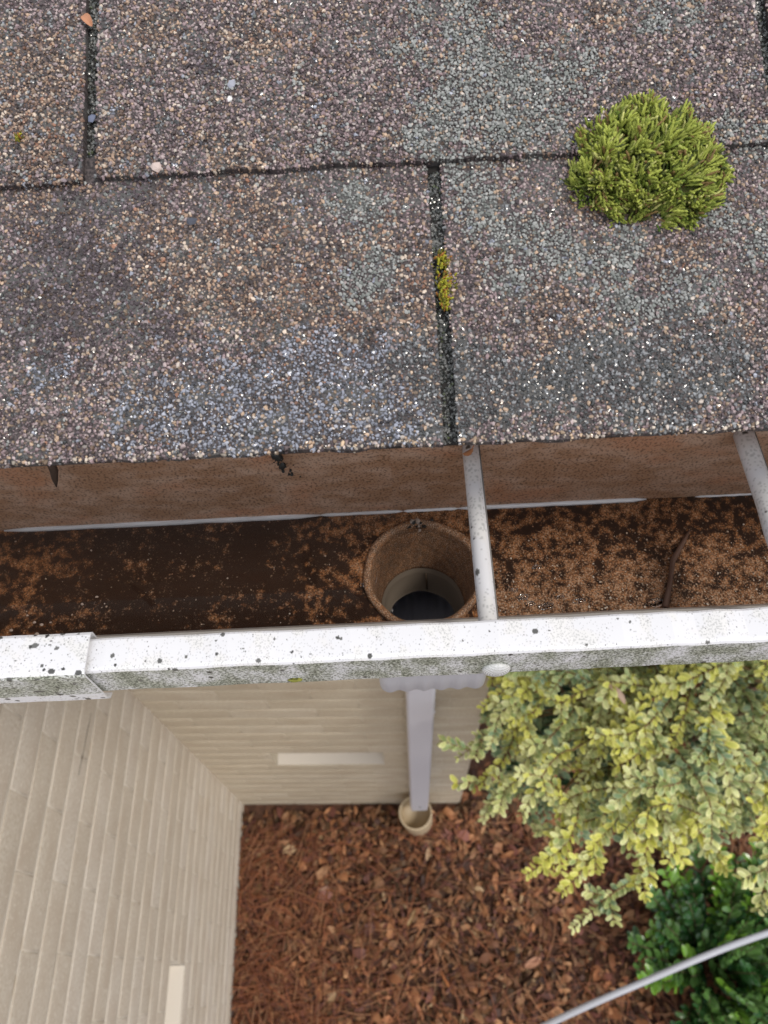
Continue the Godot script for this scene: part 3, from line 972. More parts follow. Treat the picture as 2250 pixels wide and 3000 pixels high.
# ------------------------------------------------------------------ moss
func moss() -> void:
	var ring := [[118, 157], [132, 154], [145, 146], [155, 137], [159, 115], [157, 104], [150, 98], [137, 92], [130, 91], [122, 98], [113, 93], [106, 96], [98, 102], [88, 108], [83, 122], [90, 130], [90, 139], [100, 150], [109, 155]]
	var mid := Vector2(0.1175, 0.1195)
	var T := Transform3D(Basis(Vector3.RIGHT, PITCH), EAVE)
	var rad := func(a: float) -> float:
		var best := 0.03
		var wsum := 0.0
		var v := 0.0
		for p in ring:
			var d := (Vector2(p[0] / 1000.0, p[1] / 1000.0) - Vector2(0.122, 0.124)) * 0.84
			var da := absf(wrapf(a - d.angle(), -PI, PI))
			var w := exp(-da * da * 22.0)
			wsum += w
			v += w * d.length()
		return v / wsum if wsum > 0.0001 else best
	var foot: Vector3 = T * Vector3(mid.x, 0.003, -mid.y)
	var ms := base("moss_cushion", foot, "round cushion of bright yellow green moss growing on the shingles", "moss")
	ms.basis = Basis(Vector3.RIGHT, PITCH)
	var lump := noise(60.0, 90, 2)
	var height := func(a: float, t: float) -> float:
		return 0.0125 * pow(maxf(0.0, 1.0 - t * t), 0.6) * (1.0 + 0.35 * lump.get_noise_2d(cos(a) * t, sin(a) * t))
	# the dark cushion of old growth beneath the shoots
	var st := begin(true)
	var seg := 40
	var rows := []
	for j in 9:
		var t := j / 8.0
		var row := []
		for k in seg:
			var a := TAU * k / seg
			var r: float = rad.call(a) * t * 0.9
			row.append(Vector3(cos(a) * r, height.call(a, t) * 0.8 - 0.003, -sin(a) * r))
		rows.append(row)
	for j in 8:
		for k in seg:
			var l := (k + 1) % seg
			quad(st, rows[j][k], rows[j][l], rows[j + 1][l], rows[j + 1][k], Vector3.UP)
	put("old_growth", done(st), mat(lin(0.14, 0.15, 0.04), 0.95), ms)
	# shoots: a bent stem thick with tiny leaves
	var shoots := []
	for v in 3:
		var s := begin(true)
		var rings := []
		var n := 9
		for i in n:
			var t := float(i) / (n - 1)
			var c := Vector3(0.22 * t * t * [1.0, 1.6, 0.6][v], t, 0.05 * sin(t * 5.0))
			var r := (0.085 + 0.055 * sin(PI * t)) * (1.25 if i % 2 else 0.8) * (1.0 if i < n - 1 else 0.25)
			var rg := []
			for k in 6:
				var a := TAU * k / 6 + i * 0.5
				rg.append(c + Vector3(cos(a), 0.12 if k % 2 else -0.06, sin(a)) * r * (1.25 if k % 2 else 0.8))
			rings.append(rg)
		loft(s, rings)
		shoots.append(done(s))
	var xf := [[], [], []]
	var cl := [[], [], []]
	var clump := noise(140.0, 92, 2)
	var lean := noise(75.0, 94, 2)
	for i in 7200:
		var a := rng.randf() * TAU
		var t := sqrt(rng.randf()) * 1.02
		var r: float = rad.call(a)
		var p := Vector3(cos(a) * r * t, 0, -sin(a) * r * t)
		var cv := clump.get_noise_2d(p.x, p.z)
		if cv < -0.08 and rng.randf() < 0.88: continue
		p.y = height.call(a, minf(t, 1.0)) - 0.004 + cv * 0.008
		var out := Vector3(cos(a), 0, -sin(a))
		var dir := (Vector3.UP * 1.0 + out * (0.25 + 1.0 * t * t) + Vector3(0.35, 0.0, -0.45) + Vector3(rng.randfn(), rng.randfn() * 0.4, rng.randfn()) * 0.45 + Vector3(lean.get_noise_2d(p.x, p.z), 0, lean.get_noise_2d(p.x + 3.0, p.z)) * 2.6).normalized()
		var b := Basis(Quaternion(Vector3.UP, dir)) * Basis(Vector3.UP, rng.randf() * TAU)
		var len := rng.randf_range(0.0038, 0.0075)
		var wd := rng.randf_range(0.0029, 0.0044)
		var k := rng.randi() % 3
		xf[k].append(Transform3D(b.scaled_local(Vector3(wd, len, wd)), p))
		var q := rng.randf()
		var warm := clampf(0.5 + cv * 1.2 + rng.randf_range(-0.3, 0.3), 0, 1)
		var c := Color(0.075, 0.14, 0.018).lerp(Color(0.33, 0.37, 0.07), warm)
		if q < 0.08: c = Color(0.2, 0.13, 0.05)
		elif q < 0.16: c = Color(0.5, 0.5, 0.17)
		elif q < 0.26: c = Color(0.06, 0.075, 0.018)
		cl[k].append(c * rng.randf_range(0.75, 1.2))
	var mm := tinted(0.6, 0.35)
	for k in 3: many("moss_shoots", shoots[k], mm, ms, xf[k], cl[k])
	# small sprigs of moss in the slot between two shingles
	for e in [[0.0262, 0.082, 0.0022, 60], [0.0272, 0.0715, 0.0034, 120], [0.0265, 0.0635, 0.0022, 60], [-0.1585, 0.149, 0.0012, 14]]:
		var at: Vector3 = T * Vector3(e[0], 0.0008 if e[0] > -0.1 else 0.004, -e[1])
		var sp := base("moss_sprig", at, ["tiny yellow moss sprig high in the slot between two shingles", "orange and yellow moss tuft filling the slot between two shingles", "bright yellow green moss sprig at the low end of the slot tuft", "yellow moss fleck on the shingle beside the leaf scrap slot"][names.get("moss_sprig", -1) + 1], "moss", "moss bits on the shingles")
		sp.basis = Basis(Vector3.RIGHT, PITCH)
		var xs := []
		var cs := []
		for i in e[3]:
			var p := Vector3(rng.randfn() * e[2] * 0.5, rng.randf() * 0.0016, rng.randfn() * e[2])
			var dir := Vector3(rng.randfn() * 0.5, 1, rng.randfn() * 0.5).normalized()
			var w := rng.randf_range(0.002, 0.0034)
			xs.append(Transform3D(Basis(Quaternion(Vector3.UP, dir)).scaled_local(Vector3(w, w * 1.1, w)), p))
			cs.append([Color(0.42, 0.4, 0.04), Color(0.3, 0.3, 0.04), Color(0.36, 0.16, 0.04), Color(0.16, 0.15, 0.03)][rng.randi() % 4])
		many("moss_shoots", shoots[0], mm, sp, xs, cs)

# ------------------------------------------------------------------ shrubs
func leaf_mesh(wide: float, fold: float, curl: float, inner: Color, rim: Color) -> ArrayMesh:
	var st := begin(true)
	var n := 12
	var at := func(i: int, k: float) -> Vector3:
		var a := TAU * i / n
		var x := 0.5 - 0.5 * cos(a)
		var z := wide * 0.5 * sin(a) * (1.0 - 0.18 * cos(a)) * k
		var xx := 0.5 + (x - 0.5) * k
		return Vector3(xx, absf(z) * fold - curl * (xx - 0.35) * (xx - 0.35), z)
	var mid := Vector3(0.5, -curl * 0.0225 - 0.004, 0)
	for i in n:
		var tris := [[mid, inner, at.call(i, 0.62), inner, at.call(i + 1, 0.62), inner],
			[at.call(i, 0.62), inner, at.call(i, 1.0), rim, at.call(i + 1, 1.0), rim],
			[at.call(i, 0.62), inner, at.call(i + 1, 1.0), rim, at.call(i + 1, 0.62), inner]]
		for t in tris:
			var pl := Plane(t[0], t[2], t[4])
			var order := [0, 2, 4] if pl.normal.y >= 0 else [0, 4, 2]
			for k in order:
				st.set_color(t[k + 1])
				st.add_vertex(t[k])
	return done(st)

# leaves in pairs along a stem; gives [transform, tone] for each
func leafy(path: Array, spacing: float, size: float, from: float, tones: Array, up_pull := 0.9) -> Array:
	var out := []
	var cv := Curve3D.new()
	for p in path: cv.add_point(p)
	var total := 0.0
	for i in path.size() - 1: total += (path[i + 1] - path[i]).length()
	var d := total * from
	var flip := 0
	while d < total - 0.002:
		var p := cv.sample_baked(d)
		var t := (cv.sample_baked(minf(d + 0.01, total)) - cv.sample_baked(maxf(d - 0.01, 0))).normalized()
		var side := t.cross(Vector3.UP).normalized()
		if side.length() < 0.5: side = Vector3.RIGHT
		var end := d / total
		for s in [-1.0, 1.0]:
			var dir: Vector3 = side * s * (0.9 if flip % 2 else 0.55) + t * rng.randf_range(0.45, 0.95) + Vector3.UP * (rng.randf_range(-0.15, 0.25) if flip % 2 else rng.randf_range(0.2, 0.7))
			dir = dir.normalized()
			var nrm := (Vector3.UP * up_pull + t * 0.1 + Vector3(rng.randfn(), rng.randfn(), rng.randfn()) * 0.5)
			nrm = (nrm - dir * nrm.dot(dir)).normalized()
			var z := dir.cross(nrm)
			var sc := size * rng.randf_range(0.78, 1.18) * (1.0 if end < 0.85 else 0.75)
			var tone: int = tones[0] if end > rng.randf_range(0.35, 0.8) else tones[1 + rng.randi() % (tones.size() - 1)]
			out.append([Transform3D(Basis(dir, nrm, z).scaled_local(Vector3(sc, sc, sc)), p), tone])
		d += spacing * rng.randf_range(0.8, 1.2)
		flip += 1
	return out

func golden_shrub() -> void:
	var root := Vector3(0.82, 0, -0.66)
	var sh := base("golden_shrub", root, "golden variegated shrub with arching sprays of small yellow green leaves", "shrub")
	var bark := mat(lin(0.12, 0.07, 0.045), 0.85)
	var twig_m := mat(lin(0.2, 0.13, 0.05), 0.7)
	# [inner, rim] of the leaf tones: fresh yellow, pale green, blue green, dark with inner shade put into the colour
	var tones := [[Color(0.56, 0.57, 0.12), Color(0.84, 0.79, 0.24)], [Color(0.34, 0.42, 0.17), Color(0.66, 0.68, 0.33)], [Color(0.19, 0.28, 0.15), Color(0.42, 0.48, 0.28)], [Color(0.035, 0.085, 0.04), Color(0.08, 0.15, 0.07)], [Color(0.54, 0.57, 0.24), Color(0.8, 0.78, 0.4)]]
	var meshes := []
	var lm := tinted(0.42, 0.45)
	lm.backlight_enabled = true
	lm.backlight = Color(0.35, 0.35, 0.3)
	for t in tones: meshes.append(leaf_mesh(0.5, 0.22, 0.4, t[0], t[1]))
	var leaves := []
	var hub := Vector3(0.78, 0.95, -0.62)
	# limbs from the ground to the hub region
	var limbs := []
	for i in 7:
		var a := TAU * i / 7.0
		var top := hub + Vector3(cos(a) * 0.16, rng.randf_range(-0.1, 0.2), sin(a) * 0.13)
		limbs.append(top)
		put("limb", tube([Vector3(cos(a), 0, sin(a)) * 0.03 + Vector3(0, -0.02, 0), (top - root) * 0.5 + Vector3(rng.randfn() * 0.03, 0.03, 0), top - root], [0.014, 0.011, 0.007], 7), bark, sh)
	# tips of the sprays that give the outline (x, y, z), then those that fill it
	var tips := [[0.096, 1.35, -0.350, 1], [0.122, 1.32, -0.298, 0], [0.150, 1.40, -0.43, 0], [0.175, 1.36, -0.50, 0], [0.202, 1.35, -0.146, 0], [0.258, 1.35, -0.114, 0], [0.25, 1.30, -0.15, 0], [0.290, 1.22, -0.062, 1], [0.387, 1.35, -0.117, 0], [0.483, 1.35, -0.150, 0], [0.552, 1.34, -0.142, 0], [0.368, 1.42, -0.2, 0], [0.33, 1.38, -0.19, 0], [0.604, 1.38, -0.175, 0], [0.585, 1.36, -0.072, 4], [0.192, 1.38, -0.381, 0], [0.277, 1.42, -0.413, 0], [0.381, 1.42, -0.444, 0], [0.484, 1.44, -0.458, 0], [0.560, 1.42, -0.400, 0], [0.663, 1.45, -0.450, 0], [0.473, 1.42, -0.325, 0], [0.586, 1.44, -0.295, 0], [0.365, 1.42, -0.305, 0], [0.234, 1.38, -0.294, 0], [0.199, 0.6, -0.350, 1], [0.25, 0.62, -0.40, 3], [0.28, 0.9, -0.3, 2]]
	var front := [[0.10, -0.36], [0.16, -0.24], [0.24, -0.175], [0.35, -0.165], [0.5, -0.17], [0.65, -0.16], [1.1, -0.12]]
	for i in 235:
		var x := rng.randf_range(0.13, 0.85)
		var z := rng.randf_range(-0.75, -0.12)
		var lim := -0.19
		for k in front.size() - 1:
			if x >= front[k][0] and x < front[k + 1][0]: lim = lerpf(front[k][1], front[k + 1][1], (x - front[k][0]) / (front[k + 1][0] - front[k][0]))
		if z > lim: continue
		if x < 0.13 + maxf(0.0, (-z - 0.36) * 0.34): continue
		var y := rng.randf_range(1.0, 1.46)
		var k := (2.85 - y) / 1.5
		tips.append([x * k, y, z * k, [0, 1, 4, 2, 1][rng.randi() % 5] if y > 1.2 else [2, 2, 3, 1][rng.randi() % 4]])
	for tp in tips:
		var tip := Vector3(tp[0], tp[1], tp[2])
		var start := tip.lerp(Vector3(hub.x, tip.y, hub.z), 0.4) + Vector3(rng.randfn() * 0.09, 0, rng.randfn() * 0.09 - 0.05)
		var reach := (tip - start)
		var span := rng.randf_range(0.13, 0.2)
		if reach.length() > span: start = tip - reach.normalized() * span
		start.y = tip.y - 0.03
		var path := []
		var bend := Vector3(rng.randfn() * 0.02, 0, rng.randfn() * 0.02)
		for i in 7:
			var t := i / 6.0
			path.append(start.lerp(tip, t) + Vector3(0, 0.045, 0) * sin(PI * t) + bend * sin(PI * t))
		var pick: int = tp[3]
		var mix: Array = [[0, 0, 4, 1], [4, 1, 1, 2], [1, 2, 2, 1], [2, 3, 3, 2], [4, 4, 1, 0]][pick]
		leaves.append_array(leafy(path, 0.0094, rng.randf_range(0.0155, 0.0225), 0.03, mix))
		for j in rng.randi_range(2, 4):
			var p: Vector3 = path[rng.randi_range(1, 5)]
			var away := (tip - start).normalized().rotated(Vector3.UP, rng.randf_range(0.4, 1.1) * (1 if j % 2 else -1))
			var q := p + (away + Vector3.UP * rng.randf_range(-0.25, 0.35)).normalized() * rng.randf_range(0.03, 0.06)
			var twig := [p, p.lerp(q, 0.5) + Vector3(0, 0.004, 0), q]
			leaves.append_array(leafy(twig, 0.0092, rng.randf_range(0.0145, 0.021), 0.12, mix))
			put("twig", tube(twig.map(func(v): return v - root), [0.0011, 0.0009, 0.0006], 4), twig_m, sh)
		# stem runs on to the nearest limb
		var best: Vector3 = limbs[0]
		for l in limbs:
			if (l - start).length() < (best - start).length(): best = l
		var full := [best - root, best.lerp(start, 0.5) - root + Vector3(0, 0.02, 0)]
		for p in path: full.append(p - root)
		put("stem", tube(full, [0.0035, 0.0028, 0.0022, 0.002, 0.0018, 0.0016, 0.0014, 0.0011, 0.0008], 5), twig_m, sh)
	# inner leaves on short twigs, crown shade painted into their darker tones, fill the depth of the bush
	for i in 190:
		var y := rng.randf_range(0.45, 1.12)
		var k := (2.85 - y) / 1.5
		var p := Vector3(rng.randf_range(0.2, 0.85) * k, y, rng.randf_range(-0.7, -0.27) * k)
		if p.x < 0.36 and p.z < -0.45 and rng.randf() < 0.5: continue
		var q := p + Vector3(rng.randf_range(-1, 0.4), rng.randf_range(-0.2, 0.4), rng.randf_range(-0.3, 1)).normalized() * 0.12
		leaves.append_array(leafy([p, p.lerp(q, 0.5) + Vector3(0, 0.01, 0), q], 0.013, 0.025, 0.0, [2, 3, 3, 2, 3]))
	leaves.sort_custom(func(a, b): return a[0].origin.y > b[0].origin.y)
	var rest := [[], [], [], [], []]
	var white := [[], [], [], [], []]
	var given := 0
	for i in leaves.size():
		var l: Array = leaves[i]
		var t: Transform3D = l[0]
		t.origin -= root
		var w: Vector3 = l[0].origin
		if given < 300 and i % 5 == 0 and w.x < 0.62 and w.z > -0.5:
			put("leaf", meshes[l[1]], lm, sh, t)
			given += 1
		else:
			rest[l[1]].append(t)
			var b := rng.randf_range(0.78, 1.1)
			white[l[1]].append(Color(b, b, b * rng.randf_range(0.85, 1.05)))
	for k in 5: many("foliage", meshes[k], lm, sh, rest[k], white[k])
	# withered brown tufts caught in the bush
	var dead := mat(lin(0.26, 0.1, 0.05), 0.8)
	var blade := leaf_mesh(0.4, 0.5, 0.8, Color(1, 1, 1), Color(1, 1, 1))
	for e in [[0.565, 1.43, -0.454, 0.04, "withered red brown twig tuft lying in the golden shrub"], [0.478, 1.42, -0.351, 0.024, "small orange brown dead leaf clump on the golden shrub"]]:
		var kk: float = (2.85 - e[1]) / 1.5
		var tuft := base("dead_leaf_clump", Vector3(e[0] * kk, e[1], e[2] * kk), e[4], "dead leaves")
		for i in 26:
			var p := Vector3(rng.randfn() * e[3] * 0.8, rng.randf_range(-0.012, 0.012), rng.randfn() * e[3] * 0.4)
			var sc := rng.randf_range(0.012, 0.026)
			put("dead_leaf", blade, dead if i % 3 else mat(lin(0.42, 0.2, 0.09), 0.8), tuft, Transform3D((Basis(Vector3.UP, rng.randf() * TAU) * Basis(Vector3.BACK, rng.randfn() * 0.4)).scaled_local(Vector3(sc, sc, sc)), p))
	var curl := base("curled_leaf", Vector3(0.377, 1.47, -0.445), "single pale tan curled dead leaf resting on the golden shrub", "dead leaf")
	put("blade", blade, mat(lin(0.5, 0.36, 0.27), 0.7), curl, Transform3D(Basis(Vector3.UP, -0.9).scaled_local(Vector3(0.045, 0.045, 0.03)), Vector3.ZERO))

func green_shrub() -> void:
	var root := Vector3(0.95, 0, 0.02)
	var sh := base("green_shrub", root, "low shrub with larger glossy dark green leaves beneath the grey hose", "shrub")
	var lm := tinted(0.22, 0.55)
	lm.backlight_enabled = true
	lm.backlight = Color(0.3, 0.35, 0.2)
	var tones := [[Color(0.09, 0.19, 0.05), Color(0.12, 0.225, 0.06)], [Color(0.03, 0.095, 0.025), Color(0.04, 0.11, 0.03)], [Color(0.14, 0.29, 0.035), Color(0.18, 0.33, 0.05)], [Color(0.04, 0.12, 0.05), Color(0.06, 0.15, 0.07)]]
	var meshes := []
	for t in tones: meshes.append(leaf_mesh(0.46, 0.3, 0.25, t[0], t[1]))
	var stem_m := mat(lin(0.1, 0.09, 0.04), 0.8)
	var leaves := []
	for i in 150:
		var a := rng.randf() * TAU
		var r := sqrt(rng.randf())
		var top := Vector3(0.97 + cos(a) * 0.34 * r, rng.randf_range(0.14, 0.36) * (1.15 - 0.4 * r), 0.0 + sin(a) * 0.34 * r)
		if top.x < 0.72 and top.z > 0.1: top.x += 0.12
		var foot := Vector3(lerpf(top.x, 0.95, 0.6), 0.0, lerpf(top.z, 0.02, 0.6))
		var path := [foot, foot.lerp(top, 0.5) + Vector3(0, 0.03, 0), top]
		put("stem", tube(path.map(func(p): return p - root), [0.004, 0.003, 0.0015], 5), stem_m, sh)
		leaves.append_array(leafy(path, 0.021, 0.042, 0.35, [[0, 1, 3, 0], [2, 0, 0, 1], [1, 1, 3, 0]][rng.randi() % 3]))
	leaves.sort_custom(func(x, y): return x[0].origin.y > y[0].origin.y)
	var rest := [[], [], [], []]
	var col := [[], [], [], []]
	for i in leaves.size():
		var t: Transform3D = leaves[i][0]
		t.origin -= root
		if i < 300: put("leaf", meshes[leaves[i][1]], lm, sh, t)
		else:
			rest[leaves[i][1]].append(t)
			col[leaves[i][1]].append(Color.WHITE)
	for k in 4: many("foliage", meshes[k], lm, sh, rest[k], col[k])
	# hose lying over it
	var hp := [Vector3(-0.2, 0.01, 0.44), Vector3(0.06, 0.2, 0.255), Vector3(0.343, 0.40, 0.1205), Vector3(0.618, 0.43, 0.0305), Vector3(0.894, 0.405, -0.048), Vector3(1.25, 0.2, -0.11), Vector3(1.6, 0.01, -0.13)]
	var cv := Curve3D.new()
	for i in hp.size():
		var d: Vector3 = (hp[mini(i + 1, hp.size() - 1)] - hp[maxi(i - 1, 0)]) / 6.0
		cv.add_point(hp[i], -d, d)
	var pts := []
	for i in 70: pts.append(cv.sample_baked(cv.get_baked_length() * i / 69.0, true))
	var hose := put("garden_hose", tube(pts, [0.0084], 14), mat(lin(0.42, 0.43, 0.47), 0.45), self)
	tag(hose, "smooth pale grey hose arching over the low green shrub", "hose")

# ------------------------------------------------------------------ small things
func blob_mesh(r: Vector3, sd: int) -> ArrayMesh:
	var n := noise(1.1, sd, 2)
	var st := begin(true)
	var rings := []
	for j in range(0, 9):
		var th := PI * j / 8.0
		var ring := []
		for k in 14:
			var a := TAU * k / 14
			var d := Vector3(sin(th) * cos(a), cos(th), sin(th) * sin(a))
			if j == 0 or j == 8: d += Vector3(cos(a), 0, sin(a)) * 0.01
			ring.append(d * r * (1.0 + 0.45 * n.get_noise_3dv(d * 1.6)))
		rings.append(ring)
	loft(st, rings)
	return done(st)

func small_things() -> void:
	var T := Transform3D(Basis(Vector3.RIGHT, PITCH), EAVE)
	# water standing on the gutter floor
	var water_m := mat(Color(0.25, 0.16, 0.1, 0.1), 0.03, 0.6)
	water_m.transparency = BaseMaterial3D.TRANSPARENCY_ALPHA
	var st := begin(true)
	var wob := noise(40.0, 120, 2)
	var n := 60
	for i in n:
		var t0 := float(i) / n
		var t1 := float(i + 1) / n
		var z0 := lerpf(ZB + 0.0003, -0.1853, t0)
		var z1 := lerpf(ZB + 0.0003, -0.1853, t1)
		var e0 := OUT.x - sqrt(maxf(0.0, 0.0425 * 0.0425 - (z0 - OUT.z) * (z0 - OUT.z))) - 0.002 - 0.006 * absf(wob.get_noise_1d(t0)) - (0.012 if absf(z0 - OUT.z) > 0.0425 else 0.0)
		var e1 := OUT.x - sqrt(maxf(0.0, 0.0425 * 0.0425 - (z1 - OUT.z) * (z1 - OUT.z))) - 0.002 - 0.006 * absf(wob.get_noise_1d(t1)) - (0.012 if absf(z1 - OUT.z) > 0.0425 else 0.0)
		quad(st, Vector3(-1.19, YB + 0.0022, z0), Vector3(e0, YB + 0.0022, z0), Vector3(e1, YB + 0.0022, z1), Vector3(-1.19, YB + 0.0022, z1), Vector3.UP)
	var w := put("standing_water", done(st), water_m, self)
	tag(w, "shallow still rain water on the gutter floor beside the outlet", "", "", "structure")
	# puddle beads on the other side
	var bead_m := mat(Color(1, 1, 1, 0.0), 0.02, 0.5)
	bead_m.refraction_enabled = true
	bead_m.refraction_scale = 0.033
	var k := 0
	for p in [[0.0744, -0.2083, 0.002], [0.0797, -0.2032, 0.0032], [0.0834, -0.1982, 0.0026], [0.0933, -0.1961, 0.004], [0.1029, -0.202, 0.0022], [0.1141, -0.1988, 0.003], [0.1613, -0.1948, 0.0048], [0.0913, -0.2239, 0.0024], [-0.0215, -0.2173, 0.0026]]:
		var d := put("water_bead", blob_mesh(Vector3(p[2] * 1.3, 0.0007, p[2] * 0.6), 130 + k), bead_m, self, Transform3D(Basis(Vector3.UP, 0.15), Vector3(p[0], YB + 0.0008, p[1])))
		tag(d, "small shining bead of water on the rusty gutter floor" if k < 8 else "pointed shining water drop at the rim of the outlet ring", "water drop", "water beads in the gutter")
		k += 1
	# pale grit on the flooded floor
	k = 0
	for p in [[-0.2032, -0.2127, 0.0013], [-0.232, -0.2016, 0.0012], [-0.2272, -0.1998, 0.0013], [-0.2289, -0.1936, 0.0018], [-0.2459, -0.1969, 0.0012], [-0.2375, -0.2067, 0.001], [-0.2215, -0.2011, 0.001], [-0.1944, -0.2175, 0.0011]]:
		var d := put("pale_pebble", rock(140 + k), mat(lin(0.45, 0.36, 0.3), 0.6), self, Transform3D(Basis.from_scale(Vector3(p[2], p[2] * 0.6, p[2] * 0.8)), Vector3(p[0], YB + 0.0009, p[1])))
		tag(d, "tiny pale roof granule lying under water on the gutter floor", "granule", "pale granules in the standing water")
		k += 1
	var xf := []
	var cl := []
	for i in 1500:
		var x := rng.randf_range(0.058, 0.36)
		var z := -0.187 - absf(rng.randfn(0.0, 0.028))
		if z < -0.268: continue
		if i % 6 == 0:
			x = rng.randf_range(-0.4, 0.05)
			z = rng.randf_range(-0.265, -0.187)
		if Vector2(x - OUT.x, z - OUT.z).length() < 0.042: continue
		var r := 0.00028 + 0.0006 * pow(rng.randf(), 2.5)
		xf.append(Transform3D(turned().scaled(Vector3(r, r * 0.6, r)), Vector3(x, YB + 0.0003, z)))
		cl.append([Color(0.4, 0.3, 0.22), Color(0.3, 0.16, 0.09), Color(0.2, 0.1, 0.05), Color(0.5, 0.43, 0.36)][rng.randi() % 4])
	var grit := many("gutter_grit", rock(7), tinted(0.6), self, xf, cl)
	tag(grit, "washed off roof granules strewn over the rusty gutter floor", "grit", "", "stuff")
	# twig
	var tw := put("twig", tube([Vector3(0.1945, YB + 0.002, -0.245), Vector3(0.188, YB + 0.003, -0.236), Vector3(0.1778, YB + 0.0032, -0.2226), Vector3(0.173, YB + 0.003, -0.208), Vector3(0.1662, YB + 0.003, -0.1907)], [0.0006, 0.0015, 0.0019, 0.0016, 0.0022], 7, 0.15), mat(lin(0.1, 0.052, 0.035), 0.7), self)
	tag(tw, "thin dark brown bent twig lying across the gutter floor", "twig")
	# nail tip, dirt clumps, leaf scrap at the ferrule
	var nail := put("nail_tip", tube([Vector3(-0.1925, 2.505, -0.258), Vector3(-0.1955, 2.487, -0.2585), Vector3(-0.199, 2.478, -0.2595), Vector3(-0.2021, 2.468, -0.26)], [0.0025, 0.0022, 0.002, 0.0004], 8, 0.2), mat(lin(0.06, 0.035, 0.022), 0.8), self)
	tag(nail, "rusty nail point sticking down below the shingle edge", "nail")
	var soot := mat(lin(0.02, 0.02, 0.018), 0.55)
	var cl1 := base("dirt_clump", Vector3(-0.066, 2.478, -0.262), "black mossy dirt clump hanging below the shingle edge", "dirt")
	for i in 4:
		put("clod", blob_mesh(Vector3(0.0045, 0.007, 0.003) * (1.0 - i * 0.17), 300 + i), soot, cl1, Transform3D(Basis(Vector3.FORWARD, rng.randfn() * 0.3), Vector3(0.003 * (i % 2) - 0.001 * i, 0.02 - 0.0105 * i, -0.006)))
	for i in 40:
		var r := rng.randf_range(0.0005, 0.0013)
		var t := rng.randf()
		put("crumb", rock(160 + i % 4), soot, cl1, Transform3D(turned().scaled(Vector3(r, r, r)), Vector3(rng.randfn() * (0.006 - 0.003 * t), 0.025 - 0.055 * t, -0.0095 + r * 0.5)))
	var cl2 := base("dirt_clump", Vector3(0.0165, YB + 0.005, -0.2585), "dark wet debris clump stuck on the back of the outlet ring", "dirt")
	for i in 14:
		var r := rng.randf_range(0.001, 0.0023)
		put("crumb", rock(160 + i % 4), soot if i % 3 else mat(lin(0.3, 0.24, 0.2), 0.6), cl2, Transform3D(turned().scaled(Vector3(r, r * 0.8, r)), Vector3(rng.randfn() * 0.005, rng.randf_range(-0.0035, 0.001), rng.randfn() * 0.0025)))
	var scrap := put("leaf_scrap", leaf_mesh(0.22, 0.6, 0.3, Color.WHITE, Color.WHITE), mat(lin(0.42, 0.17, 0.07), 0.6), self, Transform3D(Basis(Vector3(-0.0016, -0.0106, -0.004).normalized(), Vector3(0.9, 0.0, 0.3).normalized(), Vector3(0.2, -0.5, 0.85).normalized()).orthonormalized().scaled_local(Vector3(0.015, 0.015, 0.015)), Vector3(0.0372, 2.572, -0.2)))
	tag(scrap, "narrow orange leaf scrap caught above the end of the ferrule", "leaf scrap")
	var lp: Vector3 = T * Vector3(-0.1268, 0.004, -0.204)
	var ls := put("leaf_scrap", leaf_mesh(0.6, 0.5, 0.9, Color.WHITE, Color.WHITE), mat(lin(0.42, 0.19, 0.1), 0.6), self, Transform3D((Basis(Vector3.RIGHT, PITCH) * Basis(Vector3.UP, 2.2) * Basis(Vector3.BACK, 0.3)).scaled_local(Vector3(0.007, 0.007, 0.007)), lp))
	tag(ls, "small curled orange leaf scrap wedged in the upper shingle slot", "leaf scrap")
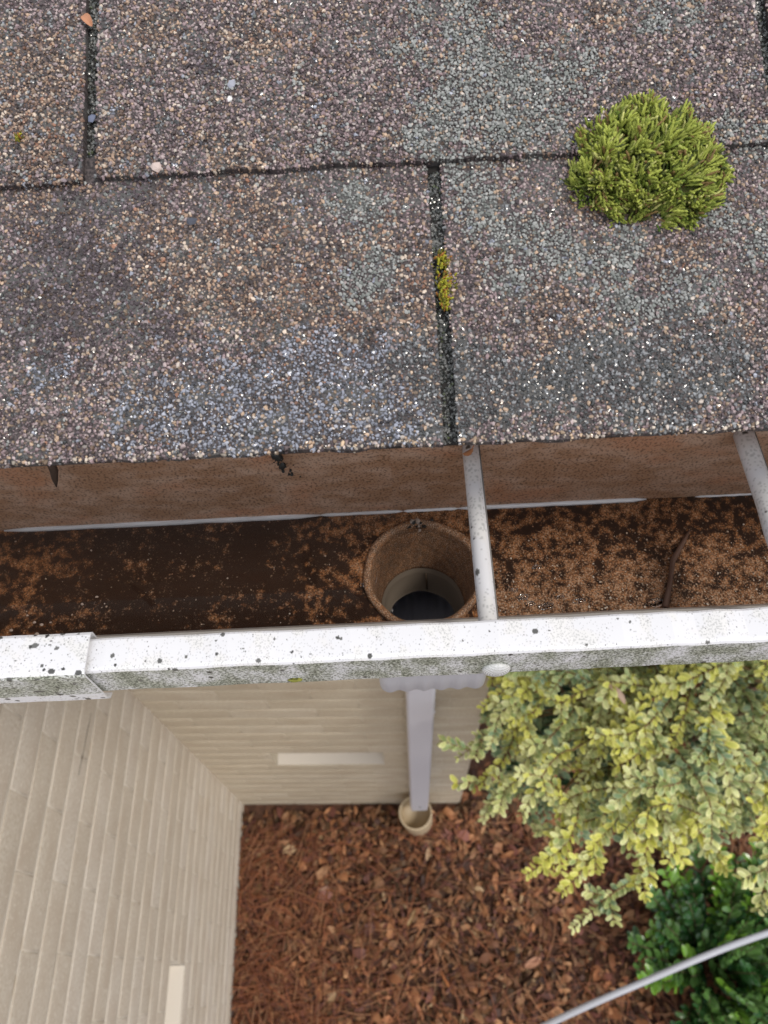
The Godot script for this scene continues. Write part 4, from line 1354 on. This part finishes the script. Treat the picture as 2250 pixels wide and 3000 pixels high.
	# chips on the shingles
	for e in [[-0.127, 0.159, 0.0022, Color(0.13, 0.15, 0.22), "dark blue grey stone chip in the upper shingle slot", 0.002], [-0.082, 0.105, 0.0026, Color(0.05, 0.055, 0.075), "round blackish blue pebble embedded in the tan shingle", 0.0045], [-0.063, 0.170, 0.0026, Color(0.3, 0.31, 0.36), "flat pale blue grey chip above the white flake", 0.0045], [-0.064, 0.163, 0.0018, Color(0.7, 0.68, 0.66), "tiny bright white flake below the grey chip", 0.0045], [-0.097, 0.131, 0.0032, Color(0.5, 0.4, 0.36), "thin pinkish flake on the lower edge of the upper shingle", 0.0052]]:
		var at: Vector3 = T * Vector3(e[0], e[5], -e[1])
		var o := put("stone_chip", rock(200 + int(e[1] * 1000)), mat(lin(e[3].r, e[3].g, e[3].b), 0.45), self, Transform3D((Basis(Vector3.RIGHT, PITCH) * Basis(Vector3.UP, e[0] * 40.0)).scaled_local(Vector3(e[2], e[2] * 0.4, e[2] * 0.85)), at))
		tag(o, e[4], "stone chip")
	var lm := put("moss_fleck", blob_mesh(Vector3(0.0035, 0.0016, 0.001), 210), mat(lin(0.22, 0.22, 0.04), 0.9), self, Transform3D(Basis(), Vector3(-0.0536, 2.475, -0.1302)))
	tag(lm, "yellow green moss fleck on the outer face of the gutter lip", "moss")
	# whole dead leaves on the mulch
	var blade := leaf_mesh(0.42, 0.4, 0.5, Color.WHITE, Color.WHITE)
	k = 0
	for e in [[0.342, -0.011, 0.06, Color(0.4, 0.2, 0.12), "broad pinkish tan dead leaf on the mulch near the hose"], [-0.02, -0.139, 0.055, Color(0.36, 0.25, 0.12), "slender pale tan dead leaf in the middle of the mulch"], [0.075, -0.02, 0.06, Color(0.42, 0.16, 0.05), "narrow bright orange dead leaf lying on the mulch"], [0.055, -0.33, 0.045, Color(0.38, 0.25, 0.15), "pale curled dead leaf on the mulch in front of the drain cup"], [-0.31, -0.25, 0.04, Color(0.36, 0.22, 0.16), "short tan dead leaf among pine needles near the wing wall"]]:
		var o := put("dead_leaf", blade, mat(lin(e[3].r, e[3].g, e[3].b), 0.7), self, Transform3D((Basis(Vector3.UP, [0.4, 1.0, -1.1, 1.3, 0.3][k]) * Basis(Vector3.BACK, 0.15)).scaled_local(Vector3(e[2], e[2], e[2] * [1.0, 0.55, 0.35, 0.8, 0.8][k])), Vector3(e[0], 0.026, e[1])))
		tag(o, e[4], "dead leaf")
		k += 1
